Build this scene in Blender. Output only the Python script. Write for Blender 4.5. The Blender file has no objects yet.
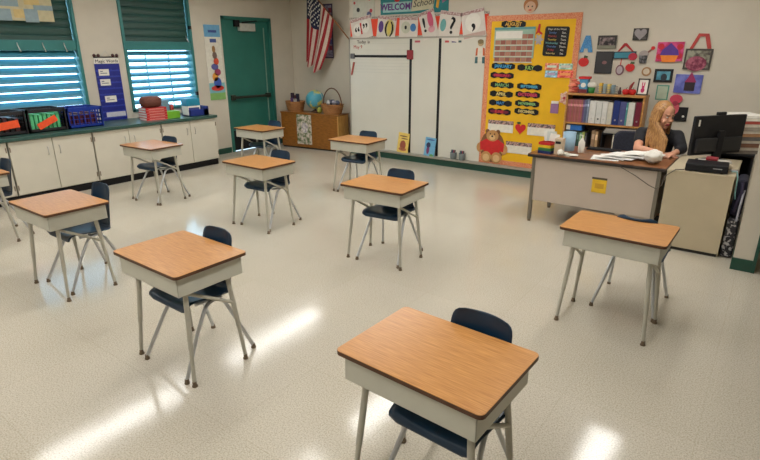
import bpy, bmesh, math, random
from mathutils import Vector, Matrix, Euler
random.seed(7)
SC = bpy.context.scene
COL = SC.collection
R = math.radians

# ------------------------------------------------------------------ camera (room axes: x along the back wall, y to the back wall, z up)
F_PX = 522.31
FW = Vector((-0.56313535, 0.75957438, -0.32546173))
RI = Vector((0.80373494, 0.59498389, -0.00208022))
UP = Vector((-0.1920644, 0.26275641, 0.94555293))
EYE = Vector((0, 0, 1.798))

def _ray(px, py):
    return FW + RI * ((px - 380) / F_PX) + UP * ((230 - py) / F_PX)
def on_z(px, py, z):
    d = _ray(px, py); return EYE + d * ((z - EYE.z) / d.z)
def on_y(px, py, y):
    d = _ray(px, py); return EYE + d * (y / d.y)
def on_x(px, py, x):
    d = _ray(px, py); return EYE + d * (x / d.x)

# ------------------------------------------------------------------ materials
MATS = {}
def mat(name, col, rough=0.5, metal=0.0, var=0.0, vscale=12.0, stretch=(1, 1, 1), bump=0.0, col2=None, coat=0.0, spec=0.5, detail=3.0, lo=0.35, hi=0.65):
    if name in MATS: return MATS[name]
    m = bpy.data.materials.new(name); m.use_nodes = True
    nt = m.node_tree; b = nt.nodes['Principled BSDF']
    b.inputs['Roughness'].default_value = rough
    b.inputs['Metallic'].default_value = metal
    b.inputs['Specular IOR Level'].default_value = spec
    b.inputs['Coat Weight'].default_value = coat
    tc = nt.nodes.new('ShaderNodeTexCoord'); mp = nt.nodes.new('ShaderNodeMapping')
    mp.inputs['Scale'].default_value = stretch
    nz = nt.nodes.new('ShaderNodeTexNoise'); nz.inputs['Scale'].default_value = vscale; nz.inputs['Detail'].default_value = detail
    cr = nt.nodes.new('ShaderNodeValToRGB')
    cr.color_ramp.elements[0].position = lo; cr.color_ramp.elements[1].position = hi
    c1 = tuple(col) + (1,)
    if col2 is None: c2 = tuple(min(1, c * (1 + var)) for c in col) + (1,); c1 = tuple(c * (1 - var) for c in col) + (1,)
    else: c2 = tuple(col2) + (1,)
    cr.color_ramp.elements[0].color = c1; cr.color_ramp.elements[1].color = c2
    L = nt.links.new
    L(tc.outputs['Object'], mp.inputs['Vector']); L(mp.outputs['Vector'], nz.inputs['Vector'])
    L(nz.outputs['Fac'], cr.inputs['Fac']); L(cr.outputs['Color'], b.inputs['Base Color'])
    if bump:
        bp = nt.nodes.new('ShaderNodeBump'); bp.inputs['Strength'].default_value = bump; bp.inputs['Distance'].default_value = 0.01
        L(nz.outputs['Fac'], bp.inputs['Height']); L(bp.outputs['Normal'], b.inputs['Normal'])
    MATS[name] = m
    return m
def flat(col, rough=0.6):
    return mat('paint_%02x%02x%02x_%d' % (*[int(255 * max(0, min(1, c))) for c in col], int(rough * 10)), col, rough, var=0.06, vscale=20)
def srgb(r, g, b):
    f = lambda c: (c / 255 / 12.92) if c / 255 <= 0.04045 else ((c / 255 + 0.055) / 1.055) ** 2.4
    return (f(r), f(g), f(b))

def floor_material():
    m = bpy.data.materials.new('polished_terrazzo_tile'); m.use_nodes = True
    nt = m.node_tree; b = nt.nodes['Principled BSDF']; L = nt.links.new; N = nt.nodes.new
    tc = N('ShaderNodeTexCoord')
    n1 = N('ShaderNodeTexNoise'); n1.inputs['Scale'].default_value = 130; n1.inputs['Detail'].default_value = 2
    L(tc.outputs['Object'], n1.inputs['Vector'])
    r1 = N('ShaderNodeValToRGB'); r1.color_ramp.elements[0].position = .3; r1.color_ramp.elements[1].position = .62
    r1.color_ramp.elements[0].color = srgb(174, 166, 150) + (1,); r1.color_ramp.elements[1].color = srgb(208, 201, 186) + (1,)
    L(n1.outputs['Fac'], r1.inputs['Fac'])
    v = N('ShaderNodeTexVoronoi'); v.inputs['Scale'].default_value = 85
    L(tc.outputs['Object'], v.inputs['Vector'])
    r2 = N('ShaderNodeValToRGB'); r2.color_ramp.elements[0].position = .0; r2.color_ramp.elements[1].position = .28
    r2.color_ramp.elements[0].color = (.55, .5, .42, 1); r2.color_ramp.elements[1].color = (1, 1, 1, 1)
    L(v.outputs['Distance'], r2.inputs['Fac'])
    mx = N('ShaderNodeMixRGB'); mx.blend_type = 'MULTIPLY'; mx.inputs['Fac'].default_value = .5
    L(r1.outputs['Color'], mx.inputs['Color1']); L(r2.outputs['Color'], mx.inputs['Color2'])
    # slow blotches of wear
    n3 = N('ShaderNodeTexNoise'); n3.inputs['Scale'].default_value = 1.1; n3.inputs['Detail'].default_value = 4
    L(tc.outputs['Object'], n3.inputs['Vector'])
    r3 = N('ShaderNodeValToRGB'); r3.color_ramp.elements[0].position = .35; r3.color_ramp.elements[1].position = .7
    r3.color_ramp.elements[0].color = (.93, .92, .9, 1); r3.color_ramp.elements[1].color = (1, 1, 1, 1)
    L(n3.outputs['Fac'], r3.inputs['Fac'])
    mx3 = N('ShaderNodeMixRGB'); mx3.blend_type = 'MULTIPLY'; mx3.inputs['Fac'].default_value = 1
    L(mx.outputs['Color'], mx3.inputs['Color1']); L(r3.outputs['Color'], mx3.inputs['Color2'])
    br = N('ShaderNodeTexBrick'); br.offset = 0; br.inputs['Scale'].default_value = 1
    br.inputs['Brick Width'].default_value = .64; br.inputs['Row Height'].default_value = .64; br.inputs['Mortar Size'].default_value = .003
    br.inputs['Color1'].default_value = (1, 1, 1, 1); br.inputs['Color2'].default_value = (.96, .96, .95, 1); br.inputs['Mortar'].default_value = (.92, .91, .89, 1)
    L(tc.outputs['Object'], br.inputs['Vector'])
    mx4 = N('ShaderNodeMixRGB'); mx4.blend_type = 'MULTIPLY'; mx4.inputs['Fac'].default_value = 1
    L(mx3.outputs['Color'], mx4.inputs['Color1']); L(br.outputs['Color'], mx4.inputs['Color2'])
    L(mx4.outputs['Color'], b.inputs['Base Color'])
    rr = N('ShaderNodeMapRange'); rr.inputs['To Min'].default_value = .08; rr.inputs['To Max'].default_value = .17
    L(n3.outputs['Fac'], rr.inputs['Value']); L(rr.outputs['Result'], b.inputs['Roughness'])
    b.inputs['Specular IOR Level'].default_value = .45
    bp = N('ShaderNodeBump'); bp.inputs['Strength'].default_value = .16; bp.inputs['Distance'].default_value = .004
    n5 = N('ShaderNodeTexNoise'); n5.inputs['Scale'].default_value = 5; n5.inputs['Detail'].default_value = 3
    L(tc.outputs['Object'], n5.inputs['Vector']); L(n5.outputs['Fac'], bp.inputs['Height']); L(bp.outputs['Normal'], b.inputs['Normal'])
    return m

def emission(name, col, strength):
    m = bpy.data.materials.new(name); m.use_nodes = True
    nt = m.node_tree; nt.nodes.clear()
    o = nt.nodes.new('ShaderNodeOutputMaterial'); e = nt.nodes.new('ShaderNodeEmission')
    e.inputs['Color'].default_value = tuple(col) + (1,); e.inputs['Strength'].default_value = strength
    nt.links.new(e.outputs[0], o.inputs['Surface'])
    return m
def glass_material():
    m = bpy.data.materials.new('window_glass'); m.use_nodes = True
    nt = m.node_tree; nt.nodes.clear()
    o = nt.nodes.new('ShaderNodeOutputMaterial'); t = nt.nodes.new('ShaderNodeBsdfTransparent'); g = nt.nodes.new('ShaderNodeBsdfGlossy')
    t.inputs['Color'].default_value = (.9, .97, 1, 1); g.inputs['Roughness'].default_value = .05
    mx = nt.nodes.new('ShaderNodeMixShader'); mx.inputs['Fac'].default_value = .06
    nt.links.new(t.outputs[0], mx.inputs[1]); nt.links.new(g.outputs[0], mx.inputs[2]); nt.links.new(mx.outputs[0], o.inputs['Surface'])
    return m

M_WALL = mat('cream_wall_paint', srgb(202, 194, 178), .6, var=.03, vscale=3, bump=.05)
M_CEIL = mat('white_ceiling_tile', (.75, .74, .7), .8, var=.05, vscale=30)
M_FLOOR = floor_material()
M_GREEN = mat('teal_green_paint', srgb(42, 108, 96), .42, var=.06, vscale=4)
M_BASE = mat('dark_green_base', srgb(28, 72, 58), .4, var=.08, vscale=6)
M_COUNTER = mat('dark_green_laminate', srgb(50, 82, 74), .3, var=.1, vscale=60)
M_CAB = mat('cream_cabinet_laminate', srgb(206, 200, 184), .38, var=.02, vscale=5)
M_BLACK = mat('black_plastic', (.009, .009, .011), .5, var=.2, vscale=20, spec=.3)
M_GAP = mat('dark_gap', (.02, .018, .015), .8)
M_LAM = mat('oak_laminate', srgb(170, 112, 54), .3, stretch=(1.6, 30, 30), vscale=6, col2=srgb(206, 150, 86), detail=6, lo=.3, hi=.72, spec=.5)
M_LAMED = mat('laminate_edge', srgb(84, 52, 32), .5, var=.1)
M_DESKMET = mat('putty_grey_enamel', srgb(192, 190, 176), .42, var=.03, vscale=8)
M_LEGMET = mat('putty_leg_enamel', srgb(178, 174, 160), .4, var=.03, vscale=8)
M_STEEL = mat('brushed_steel', (.55, .54, .52), .28, metal=1, var=.05)
M_CHROME = mat('chrome_tube', (.52, .53, .54), .3, metal=.65, var=.05)
M_GLIDE = mat('brown_glide', srgb(120, 104, 86), .4, metal=.5)
M_NAVY = mat('navy_chair_plastic', srgb(12, 44, 68), .33, var=.08, vscale=14)
M_WHITEB = mat('whiteboard_enamel', srgb(210, 207, 194), .25, var=.015, vscale=3)
M_ALU = mat('grey_aluminium_trim', srgb(165, 160, 148), .4, metal=.3)
M_WHITE = mat('white_paper', srgb(226, 222, 212), .7, var=.03)
M_OUTSLAT = mat('daylit_teal_slat', srgb(60, 134, 158), .35, var=.05)  # open slats: teal with the blue daylight mixed into the base colour
M_DKSLAT = mat('dark_green_louver', srgb(22, 66, 56), .45, var=.08)
M_WINF = mat('teal_window_frame', srgb(50, 120, 118), .4, var=.05, vscale=4)
M_GLASS = glass_material()
M_YEL = mat('yellow_backing_paper', srgb(232, 180, 16), .7, var=.04, vscale=6)
M_WOODC = mat('golden_oak_veneer', srgb(122, 74, 22), .35, stretch=(2, 2, 14), vscale=6, col2=srgb(152, 98, 36), detail=5)
M_WOODL = mat('light_oak_side', srgb(176, 128, 58), .4, stretch=(3, 3, 1), vscale=9, col2=srgb(196, 150, 80), detail=5)
M_SHELFW = mat('bookcase_oak', srgb(168, 116, 58), .4, stretch=(2, 12, 12), vscale=5, col2=srgb(196, 144, 82), detail=4)
M_BEIGEPANEL = mat('beige_desk_steel', srgb(190, 175, 160), .42, var=.02, vscale=4)
M_TAN = mat('tan_cabinet_laminate', srgb(190, 176, 148), .45, var=.03, vscale=5)
M_WALNUT = mat('walnut_desk_laminate', srgb(112, 68, 38), .28, stretch=(3, 18, 18), vscale=5, col2=srgb(140, 90, 52), detail=5)
M_LIGHT = emission('fluorescent_diffuser', (1, .985, .95), 15.5)
M_WICKER = mat('wicker', srgb(132, 84, 44), .7, stretch=(6, 6, 30), vscale=12, col2=srgb(186, 132, 80), bump=.4)
M_RED = flat(srgb(198, 30, 30)); M_NAVYP = flat(srgb(28, 44, 110)); M_ORANGE = flat(srgb(232, 84, 40))

# ------------------------------------------------------------------ mesh building
class MB:
    def __init__(s): s.v = []; s.f = []; s.m = []; s.sm = []
    def add(s, vs, fs, mi=0, smooth=False, M=None):
        o = len(s.v)
        for p in vs:
            p = Vector(p); s.v.append(M @ p if M is not None else p)
        for f in fs: s.f.append([i + o for i in f]); s.m.append(mi); s.sm.append(smooth)
        return s
    def box(s, a, b, mi=0, M=None):
        x0, y0, z0 = [min(a[i], b[i]) for i in range(3)]; x1, y1, z1 = [max(a[i], b[i]) for i in range(3)]
        vs = [(x0, y0, z0), (x1, y0, z0), (x1, y1, z0), (x0, y1, z0), (x0, y0, z1), (x1, y0, z1), (x1, y1, z1), (x0, y1, z1)]
        return s.add(vs, [(0, 3, 2, 1), (4, 5, 6, 7), (0, 1, 5, 4), (1, 2, 6, 5), (2, 3, 7, 6), (3, 0, 4, 7)], mi, False, M)
    def tube(s, pts, r, n=10, mi=0, M=None, cap=True):
        pts = [Vector(p) for p in pts]
        rs = r if isinstance(r, (list, tuple)) else [r] * len(pts)
        vs = []; fs = []; ref = None
        for i, p in enumerate(pts):
            t = (pts[min(i + 1, len(pts) - 1)] - pts[max(i - 1, 0)]).normalized()
            if ref is None: ref = t.orthogonal().normalized()
            ref = (ref - t * ref.dot(t)).normalized(); b = t.cross(ref)
            for k in range(n):
                a = 2 * math.pi * k / n; vs.append(p + (ref * math.cos(a) + b * math.sin(a)) * rs[i])
        for i in range(len(pts) - 1):
            for k in range(n): fs.append((i * n + k, i * n + (k + 1) % n, (i + 1) * n + (k + 1) % n, (i + 1) * n + k))
        s.add(vs, fs, mi, True, M)
        if cap:
            s.add(vs[:n], [tuple(range(n - 1, -1, -1))], mi, False, M); s.add(vs[-n:], [tuple(range(n))], mi, False, M)
        return s
    def lathe(s, prof, c=(0, 0, 0), n=20, mi=0, M=None, sx=1, sy=1):
        vs = []; fs = []
        for (r, z) in prof:
            for k in range(n):
                a = 2 * math.pi * k / n; vs.append((c[0] + sx * r * math.cos(a), c[1] + sy * r * math.sin(a), c[2] + z))
        for i in range(len(prof) - 1):
            for k in range(n): fs.append((i * n + k, i * n + (k + 1) % n, (i + 1) * n + (k + 1) % n, (i + 1) * n + k))
        s.add(vs, fs, mi, True, M)
        if prof[0][0] > 1e-5: s.add(vs[:n], [tuple(range(n - 1, -1, -1))], mi, False, M)
        if prof[-1][0] > 1e-5: s.add(vs[-n:], [tuple(range(n))], mi, False, M)
        return s
    def ball(s, c, r, n=14, mi=0, M=None):
        rx, ry, rz = r if isinstance(r, (tuple, list)) else (r, r, r)
        m = max(6, n // 2)
        vs = []; fs = []
        for i in range(1, m):
            th = math.pi * i / m
            for k in range(n):
                a = 2 * math.pi * k / n
                vs.append((c[0] + rx * math.sin(th) * math.cos(a), c[1] + ry * math.sin(th) * math.sin(a), c[2] - rz * math.cos(th)))
        b = len(vs); vs += [(c[0], c[1], c[2] - rz), (c[0], c[1], c[2] + rz)]
        for i in range(m - 2):
            for k in range(n): fs.append((i * n + k, i * n + (k + 1) % n, (i + 1) * n + (k + 1) % n, (i + 1) * n + k))
        for k in range(n):
            fs.append((b, (k + 1) % n, k)); fs.append((b + 1, (m - 2) * n + k, (m - 2) * n + (k + 1) % n))
        return s.add(vs, fs, mi, True, M)
    def slab(s, loop_a, loop_b, mi=0, M=None):
        n = len(loop_a)
        fs = [tuple(range(n - 1, -1, -1)), tuple(range(n, 2 * n))] + [(i, (i + 1) % n, n + (i + 1) % n, n + i) for i in range(n)]
        return s.add(list(loop_a) + list(loop_b), fs, mi, False, M)
    def plate_xy(s, pts, z0, z1, mi=0, M=None):
        return s.slab([(x, y, z0) for x, y in pts], [(x, y, z1) for x, y in pts], mi, M)
    def plate_xz(s, pts, y0, y1, mi=0, M=None):      # outline in x,z ; front face at y0 (towards -y)
        return s.slab([(x, y1, z) for x, z in pts], [(x, y0, z) for x, z in pts], mi, M)
    def build(s, name, mats, parent=None, world=False, bevel=0, seg=2, origin=None):
        me = bpy.data.meshes.new(name)
        off = Vector((0, 0, 0))
        ob = bpy.data.objects.new(name, me); COL.objects.link(ob)
        if parent is not None:
            ob.parent = parent
            if world:
                p = parent
                while p is not None: off += p.location; p = p.parent
        elif origin == 'base':
            xs = [v.x for v in s.v]; ys = [v.y for v in s.v]; zs = [v.z for v in s.v]
            off = Vector(((min(xs) + max(xs)) / 2, (min(ys) + max(ys)) / 2, min(zs))); ob.location = off
        me.from_pydata([tuple(v - off) for v in s.v], [], s.f)
        for m in (mats if isinstance(mats, (list, tuple)) else [mats]): me.materials.append(m)
        for i, p in enumerate(me.polygons): p.material_index = s.m[i]; p.use_smooth = s.sm[i]
        bm = bmesh.new(); bm.from_mesh(me); bmesh.ops.recalc_face_normals(bm, faces=bm.faces); bm.to_mesh(me); bm.free()
        me.update()
        if bevel:
            bv = ob.modifiers.new('edge', 'BEVEL'); bv.width = bevel; bv.segments = seg; bv.limit_method = 'ANGLE'; bv.angle_limit = R(50)
        return ob

def tag(o, label, cat, group=None):
    o['label'] = label; o['category'] = cat
    if group: o['group'] = group
    return o
def struct(o):
    o['kind'] = 'structure'; return o
def thing(name, label, cat, loc=(0, 0, 0), rz=0, group=None):
    o = bpy.data.objects.new(name, None); COL.objects.link(o); o.location = loc; o.rotation_euler = (0, 0, rz); o.empty_display_size = .05
    return tag(o, label, cat, group)
def single(mb, name, mats, label, cat, group=None, bevel=0):
    return tag(mb.build(name, mats, None, bevel=bevel, origin='base'), label, cat, group)
def kids(o): return [c for c in COL.objects if c.parent == o]
def copy_tree(o, parent=None):
    c = o.copy(); COL.objects.link(c); c.parent = parent
    for ch in kids(o): copy_tree(ch, c)
    return c
def round_rect(x0, x1, y0, y1, r, n=5):
    out = []
    for cx, cy, a0 in ((x1 - r, y1 - r, 0), (x0 + r, y1 - r, 90), (x0 + r, y0 + r, 180), (x1 - r, y0 + r, 270)):
        for k in range(n + 1):
            a = R(a0 + 90 * k / n); out.append((cx + r * math.cos(a), cy + r * math.sin(a)))
    return out
def circle(cx, cy, r, n=16, ry=None):
    ry = r if ry is None else ry
    return [(cx + r * math.cos(2 * math.pi * k / n), cy + ry * math.sin(2 * math.pi * k / n)) for k in range(n)]

def text(s, size, M, material, parent, name='lettering', depth=.0015, shear=0, align='CENTER', world=True, bold=0.0):
    cu = bpy.data.curves.new(name, 'FONT'); cu.body = s; cu.size = size; cu.align_x = align; cu.align_y = 'CENTER'
    cu.extrude = depth; cu.shear = shear; cu.resolution_u = 2; cu.offset = bold
    t = bpy.data.objects.new(name, cu); COL.objects.link(t)
    bpy.context.view_layer.update()
    me = bpy.data.meshes.new_from_object(t.evaluated_get(bpy.context.evaluated_depsgraph_get()))
    bpy.data.objects.remove(t); bpy.data.curves.remove(cu)
    me.name = name
    off = Vector((0, 0, 0))
    if world and parent is not None:
        p = parent
        while p is not None: off += p.location; p = p.parent
    me.transform(Matrix.Translation(-off) @ M)
    me.materials.clear(); me.materials.append(material)
    o = bpy.data.objects.new(name, me); COL.objects.link(o); o.parent = parent
    return o
def m_back(x, y, z, tilt=0):      # text or art frame facing -y (towards the room from the back wall)
    return Matrix.Translation((x, y, z)) @ Matrix.Rotation(R(90), 4, 'X') @ Matrix.Rotation(tilt, 4, 'Z')
def m_left(x, y, z, tilt=0):      # facing +x (from the left wall): text runs along +y
    return Matrix.Translation((x, y, z)) @ Matrix.Rotation(R(90), 4, 'Z') @ Matrix.Rotation(R(90), 4, 'X') @ Matrix.Rotation(tilt, 4, 'Z')

# ================================================================== the setting
XL, YB, YF, XR, ZC = -8.0, 7.46, -3.2, 3.4, 2.95     # left wall, teaching wall face, wall behind the camera, right wall, ceiling
YREC = 7.86                                          # recessed wall in the far left corner
struct(MB().box((XL - .3, YF - .2, -.12), (XR + .2, YREC + .3, 0)).build('floor', M_FLOOR))
struct(MB().box((XL - .3, YF - .2, ZC), (XR + .2, YREC + .3, ZC + .1)).build('ceiling', M_CEIL))
W1 = (2.50, 3.725); W2 = (4.36, 5.56); WZ = (.90, 2.78); DR = (6.17, 7.31); DZ = 2.37
wl = MB()
T = -.22
for a, b in ((YF - .2, W1[0]), (W1[1], W2[0]), (W2[1], DR[0]), (DR[1], YREC + .2)): wl.box((XL + T, a, 0), (XL, b, ZC))
for w in (W1, W2):
    wl.box((XL + T, w[0], 0), (XL, w[1], WZ[0])); wl.box((XL + T, w[0], WZ[1]), (XL, w[1], ZC))
wl.box((XL + T, DR[0], DZ), (XL, DR[1], ZC))
struct(wl.build('wall_left', M_WALL))
wb = MB()
wb.box((XL, YREC, 0), (-6.17, YREC + .2, ZC)).box((-6.17, YB, 0), (XR, YREC + .2, ZC))
struct(wb.build('wall_back', M_WALL))
struct(MB().box((XL, YF - .2, 0), (XR, YF, ZC)).build('wall_front', M_WALL))
struct(MB().box((XR, YF, 0), (XR + .2, YB, ZC)).build('wall_right', M_WALL))
struct(MB().box((-.045, 5.17, 0), (.10, YB, ZC)).build('wall_partition', M_WALL))
struct(MB().box((-.052, 5.155, 0), (.10, YB - .08, .105)).build('baseboard_partition', M_BASE))
struct(MB().box((.10, 5.15, 0), (.125, 5.20, ZC)).build('trim_1', M_BASE))
# plinth under the teaching wall: green face and grey ledge
struct(MB().box((-6.15, 7.40, 0), (-.45, YB, .105)).build('baseboard_back', M_BASE))
struct(MB().box((-6.15, 7.365, .105), (-.45, YB, .135)).build('trim_2', M_ALU, bevel=.004))
struct(MB().box((XL, 5.42, 0), (XL + .012, DR[0] - .02, .10)).box((XL, DR[1] + .02, 0), (XL + .012, YREC, .10)).build('baseboard_left', M_BASE))

def window(n, y0, y1, tilt_low, pitch):
    z0, z1 = WZ; zr0, zr1 = 1.805, 1.935
    f = MB(); t = .042
    f.box((XL - .12, y0, z0), (XL + .025, y0 + t, z1)).box((XL - .12, y1 - t, z0), (XL + .025, y1, z1))
    f.box((XL - .12, y0, z0), (XL + .025, y1, z0 + t)).box((XL - .12, y0, z1 - t), (XL + .025, y1, z1))
    w = struct(f.build('window_%d' % n, M_WINF, bevel=.005))
    MB().box((XL - .10, y0 + t, zr0), (XL + .012, y1 - t, zr1)).build('mid_rail', M_WINF, w, bevel=.004)
    MB().box((XL - .155, y0 + .01, z0), (XL - .15, y1 - .01, z1)).build('pane', M_GLASS, w)
    def slats(za, zb, tilt, mt, name, width, p):
        m = MB(); k = 0; z = zb - p * .40
        while z > za + p * .2:
            c = Vector((XL - .055, 0, z)); d = Vector((math.cos(tilt), 0, -math.sin(tilt))); nrm = Vector((d.z, 0, -d.x))
            prof = [(-.5, .0), (-.25, .006), (0, .008), (.25, .006), (.5, 0)]
            up = [c + d * (a * width) + Vector((math.sin(tilt), 0, math.cos(tilt))) * h for a, h in prof]
            lo = [q - Vector((math.sin(tilt), 0, math.cos(tilt))) * .004 for q in up]
            lp = up + lo[::-1]
            m.slab([(q.x, y0 + t + .006, q.z) for q in lp], [(q.x, y1 - t - .006, q.z) for q in lp]); z -= p; k += 1
        m.build(name, mt, w)
    slats(zr1, z1 - t, R(78), M_DKSLAT, 'closed_louver', .12, .105)
    slats(z0 + t, zr0, tilt_low, M_OUTSLAT, 'open_louver', .105, pitch)
    return w
w1 = window(1, *W1, R(55), .108)
w2 = window(2, *W2, R(34), .104)
mu = MB()
for k in (1, 2): mu.box((XL - .125, W2[0] + (W2[1] - W2[0]) * k / 3 - .008, WZ[0]), (XL - .115, W2[0] + (W2[1] - W2[0]) * k / 3 + .008, 1.77))
mu.build('mullion', M_GREEN, w2)
for (n, w, yy) in ((1, w1, (2.95, 3.25, 3.52)), ):
    for y in yy:
        MB().tube([(XL + .02, y, 1.9), (XL + .05, y - .01, 1.87), (XL + .045, y + .012, 1.80)], .006, 6).ball((XL + .045, y + .012, 1.795), .011, 8).build('crank_handle', M_STEEL, w)
MB().tube([(XL + .02, 5.44, 2.02), (XL + .06, 5.42, 1.98), (XL + .05, 5.46, 1.93)], .008, 6).build('crank_handle', M_STEEL, w2)
MB().box((XL + .01, 5.50, 2.13), (XL + .05, 5.54, 2.18)).box((XL + .01, 5.50, 1.08), (XL + .05, 5.54, 1.14)).build('latch', M_BLACK, w2)

# door in the left wall
d = MB(); t = .055
d.box((XL - .12, DR[0], 0), (XL + .02, DR[0] + t, DZ)).box((XL - .12, DR[1] - t, 0), (XL + .02, DR[1], DZ)).box((XL - .12, DR[0], DZ - t), (XL + .02, DR[1], DZ))
door = struct(d.build('door_1', M_GREEN, bevel=.004))
MB().box((XL - .075, DR[0] + t, .38), (XL - .03, DR[1] - t, DZ - t)).build('door_leaf', M_GREEN, door)
MB().box((XL - .078, DR[0] + t, .012), (XL - .026, DR[1] - t, .38)).build('kick_plate', M_BLACK, door)
MB().tube([(XL + .045, DR[0] + .09, .985), (XL + .045, DR[1] - .16, .975)], .024, 10).box((XL - .03, DR[0] + .06, .94), (XL + .05, DR[0] + .15, 1.03)).box((XL - .03, DR[1] - .22, .94), (XL + .05, DR[1] - .14, 1.02)).build('push_bar', mat('dark_bronze_bar', srgb(56, 60, 52), .4, metal=.5), door, bevel=.003)
MB().box((XL - .03, 6.55, 2.13), (XL + .045, 6.90, 2.26)).build('closer_cover', flat(srgb(176, 178, 168)), door, bevel=.006)
MB().tube([(XL + .03, 6.6, 2.27), (XL + .12, 6.75, 2.29), (XL + .0, 6.98, 2.31)], .011, 6).box((XL - .02, 6.45, 2.2), (XL + .03, 6.56, 2.31)).build('closer_arm', M_BLACK, door)
MB().box((XL - .03, 7.14, .3), (XL - .02, 7.16, 2.2)).build('edge_strip', flat(srgb(120, 150, 136)), door)

# ceiling lights: rows of fluorescent fixtures above the room (their reflections streak the floor)
nlights = 0
for cx, nm in ((-6.2, 'window'), (-3.6, 'middle'), (-0.95, 'partition')):
    for (y0, y1, pl) in ((1.55, 3.65, 'near the middle of the room'), (4.3, 6.4, 'toward the teaching wall'), (-1.6, .5, 'toward the wall behind')):
        L = thing('ceiling_light', 'long white fluorescent ceiling fixture in the %s row %s' % (nm, pl), 'ceiling light', (cx, (y0 + y1) / 2, ZC), 0, 'fluorescent ceiling fixtures')
        w = .17; h = (y1 - y0) / 2
        MB().box((-w - .02, -h - .02, -.07), (-w, h + .02, 0)).box((w, -h - .02, -.07), (w + .02, h + .02, 0)).box((-w, -h - .02, -.07), (w, -h, 0)).box((-w, h, -.07), (w, h + .02, 0)).build('housing', M_WHITE, L)
        MB().box((-w, -h, -.06), (w, h, -.04)).build('diffuser', M_LIGHT, L)

# ================================================================== student desks and chairs
def make_desk():
    root = thing('student_desk', 'x', 'desk')
    W, D, H = .640, .468, .70
    MB().plate_xy(round_rect(-W / 2, W / 2, -D / 2, D / 2, .024), H - .019, H - .002).build('edge_band', M_LAMED, None)
    top = MB().plate_xy(round_rect(-W / 2 + .0005, W / 2 - .0005, -D / 2 + .0005, D / 2 - .0005, .024), H - .006, H).build('desktop', M_LAM, root, bevel=.0015)
    eb = [o for o in COL.objects if o.name.startswith('edge_band')][-1]; eb.parent = top
    x, y = W / 2 - .030, D / 2 - .024; b0, b1 = .565, H - .019; t = .006
    bx = MB().box((-x, -y, b0), (x, -y + t, b1)).box((-x, -y, b0), (-x + t, y, b1)).box((x - t, -y, b0), (x, y, b1)).box((-x, -y, b0), (x, y, b0 + t))
    bx.box((-x, y - t, b1 - .02), (x, y, b1)).build('book_box', M_DESKMET, root, bevel=.003)
    for sx in (-1, 1):
        br = MB().tube([(sx * .236, -.140, .548), (sx * .238, -.11, .535), (sx * .244, .0, .475), (sx * .252, .13, .40), (sx * .254, .155, .385)], .0105, 8)
        br.build('side_brace', M_LEGMET, root)
        for sy in (-1, 1):
            a = Vector((sx * .236, sy * .138, b0)); f = Vector((sx * .281, sy * .180, .022)); d = (f - a)
            m = MB().tube([a, a + d * .62], .0145, 12); m.tube([a + d * .58, a + d * .98], .0118, 10)
            m.tube([a + d * .50 - Vector((0, .016, 0)), a + d * .50 + Vector((0, .016, 0))], .005, 6)
            lg = m.build('leg', M_LEGMET, root)
            MB().lathe([(.016, 0), (.017, .006), (.012, .016), (.012, .03)], (f.x, f.y, 0), 12).build('glide', M_GLIDE, lg)
    return root

def chair_profile(t):          # 0 seat front edge -> 1 top of the back; returns y, z
    pts = [(-.218, .403), (-.208, .430), (-.16, .438), (-.04, .425), (.075, .418), (.125, .430), (.152, .472), (.163, .54), (.176, .64), (.194, .725), (.203, .764)]
    u = t * (len(pts) - 1); i = min(int(u), len(pts) - 2); f = u - i
    P = [pts[max(i - 1, 0)], pts[i], pts[i + 1], pts[min(i + 2, len(pts) - 1)]]
    cr = lambda a, b, c, d_: .5 * ((2 * b) + (-a + c) * f + (2 * a - 5 * b + 4 * c - d_) * f * f + (-a + 3 * b - 3 * c + d_) * f ** 3)
    return cr(*[p[0] for p in P]) + .04, cr(*[p[1] for p in P])
def shell(t0, t1, nt, name, root):
    ns = 14; th = .007; vs = []
    def halfw(t):
        w = .188 if t < .42 else (.188 - .048 * min(1, (t - .42) / .2))
        if t < .10: w *= (1 - .22 * ((.10 - t) / .10) ** 2.2)
        if t > .82: w *= math.sqrt(max(0, 1 - .62 * ((t - .82) / .18) ** 3))
        return w
    for layer in (0, 1):
        for i in range(nt + 1):
            t = t0 + (t1 - t0) * i / nt; y, z = chair_profile(t)
            y2, z2 = chair_profile(min(1, t + .01)); y1, z1 = chair_profile(max(0, t - .01))
            ty, tz = y2 - y1, z2 - z1; l = math.hypot(ty, tz); ny, nz = -tz / l, ty / l
            w = halfw(t)
            for k in range(ns + 1):
                s = -1 + 2 * k / ns
                dish = .020 * (s * s) * min(1, t / .2) if t < .5 else .030 * s * s
                if t < .05: dish = 0
                o = dish - layer * th
                vs.append((s * w, y + ny * o, z + nz * o))
    n1 = (nt + 1) * (ns + 1); fs = []
    g = lambda L, i, k: L * n1 + i * (ns + 1) + k
    for i in range(nt):
        for k in range(ns):
            fs.append((g(0, i, k), g(0, i, k + 1), g(0, i + 1, k + 1), g(0, i + 1, k)))
            fs.append((g(1, i, k), g(1, i + 1, k), g(1, i + 1, k + 1), g(1, i, k + 1)))
    for i in range(nt):
        fs.append((g(0, i, 0), g(0, i + 1, 0), g(1, i + 1, 0), g(1, i, 0))); fs.append((g(0, i, ns), g(1, i, ns), g(1, i + 1, ns), g(0, i + 1, ns)))
    for k in range(ns):
        fs.append((g(0, 0, k), g(1, 0, k), g(1, 0, k + 1), g(0, 0, k + 1))); fs.append((g(0, nt, k), g(0, nt, k + 1), g(1, nt, k + 1), g(1, nt, k)))
    return MB().add(vs, fs, 0, True).build(name, M_NAVY, root)
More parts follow.
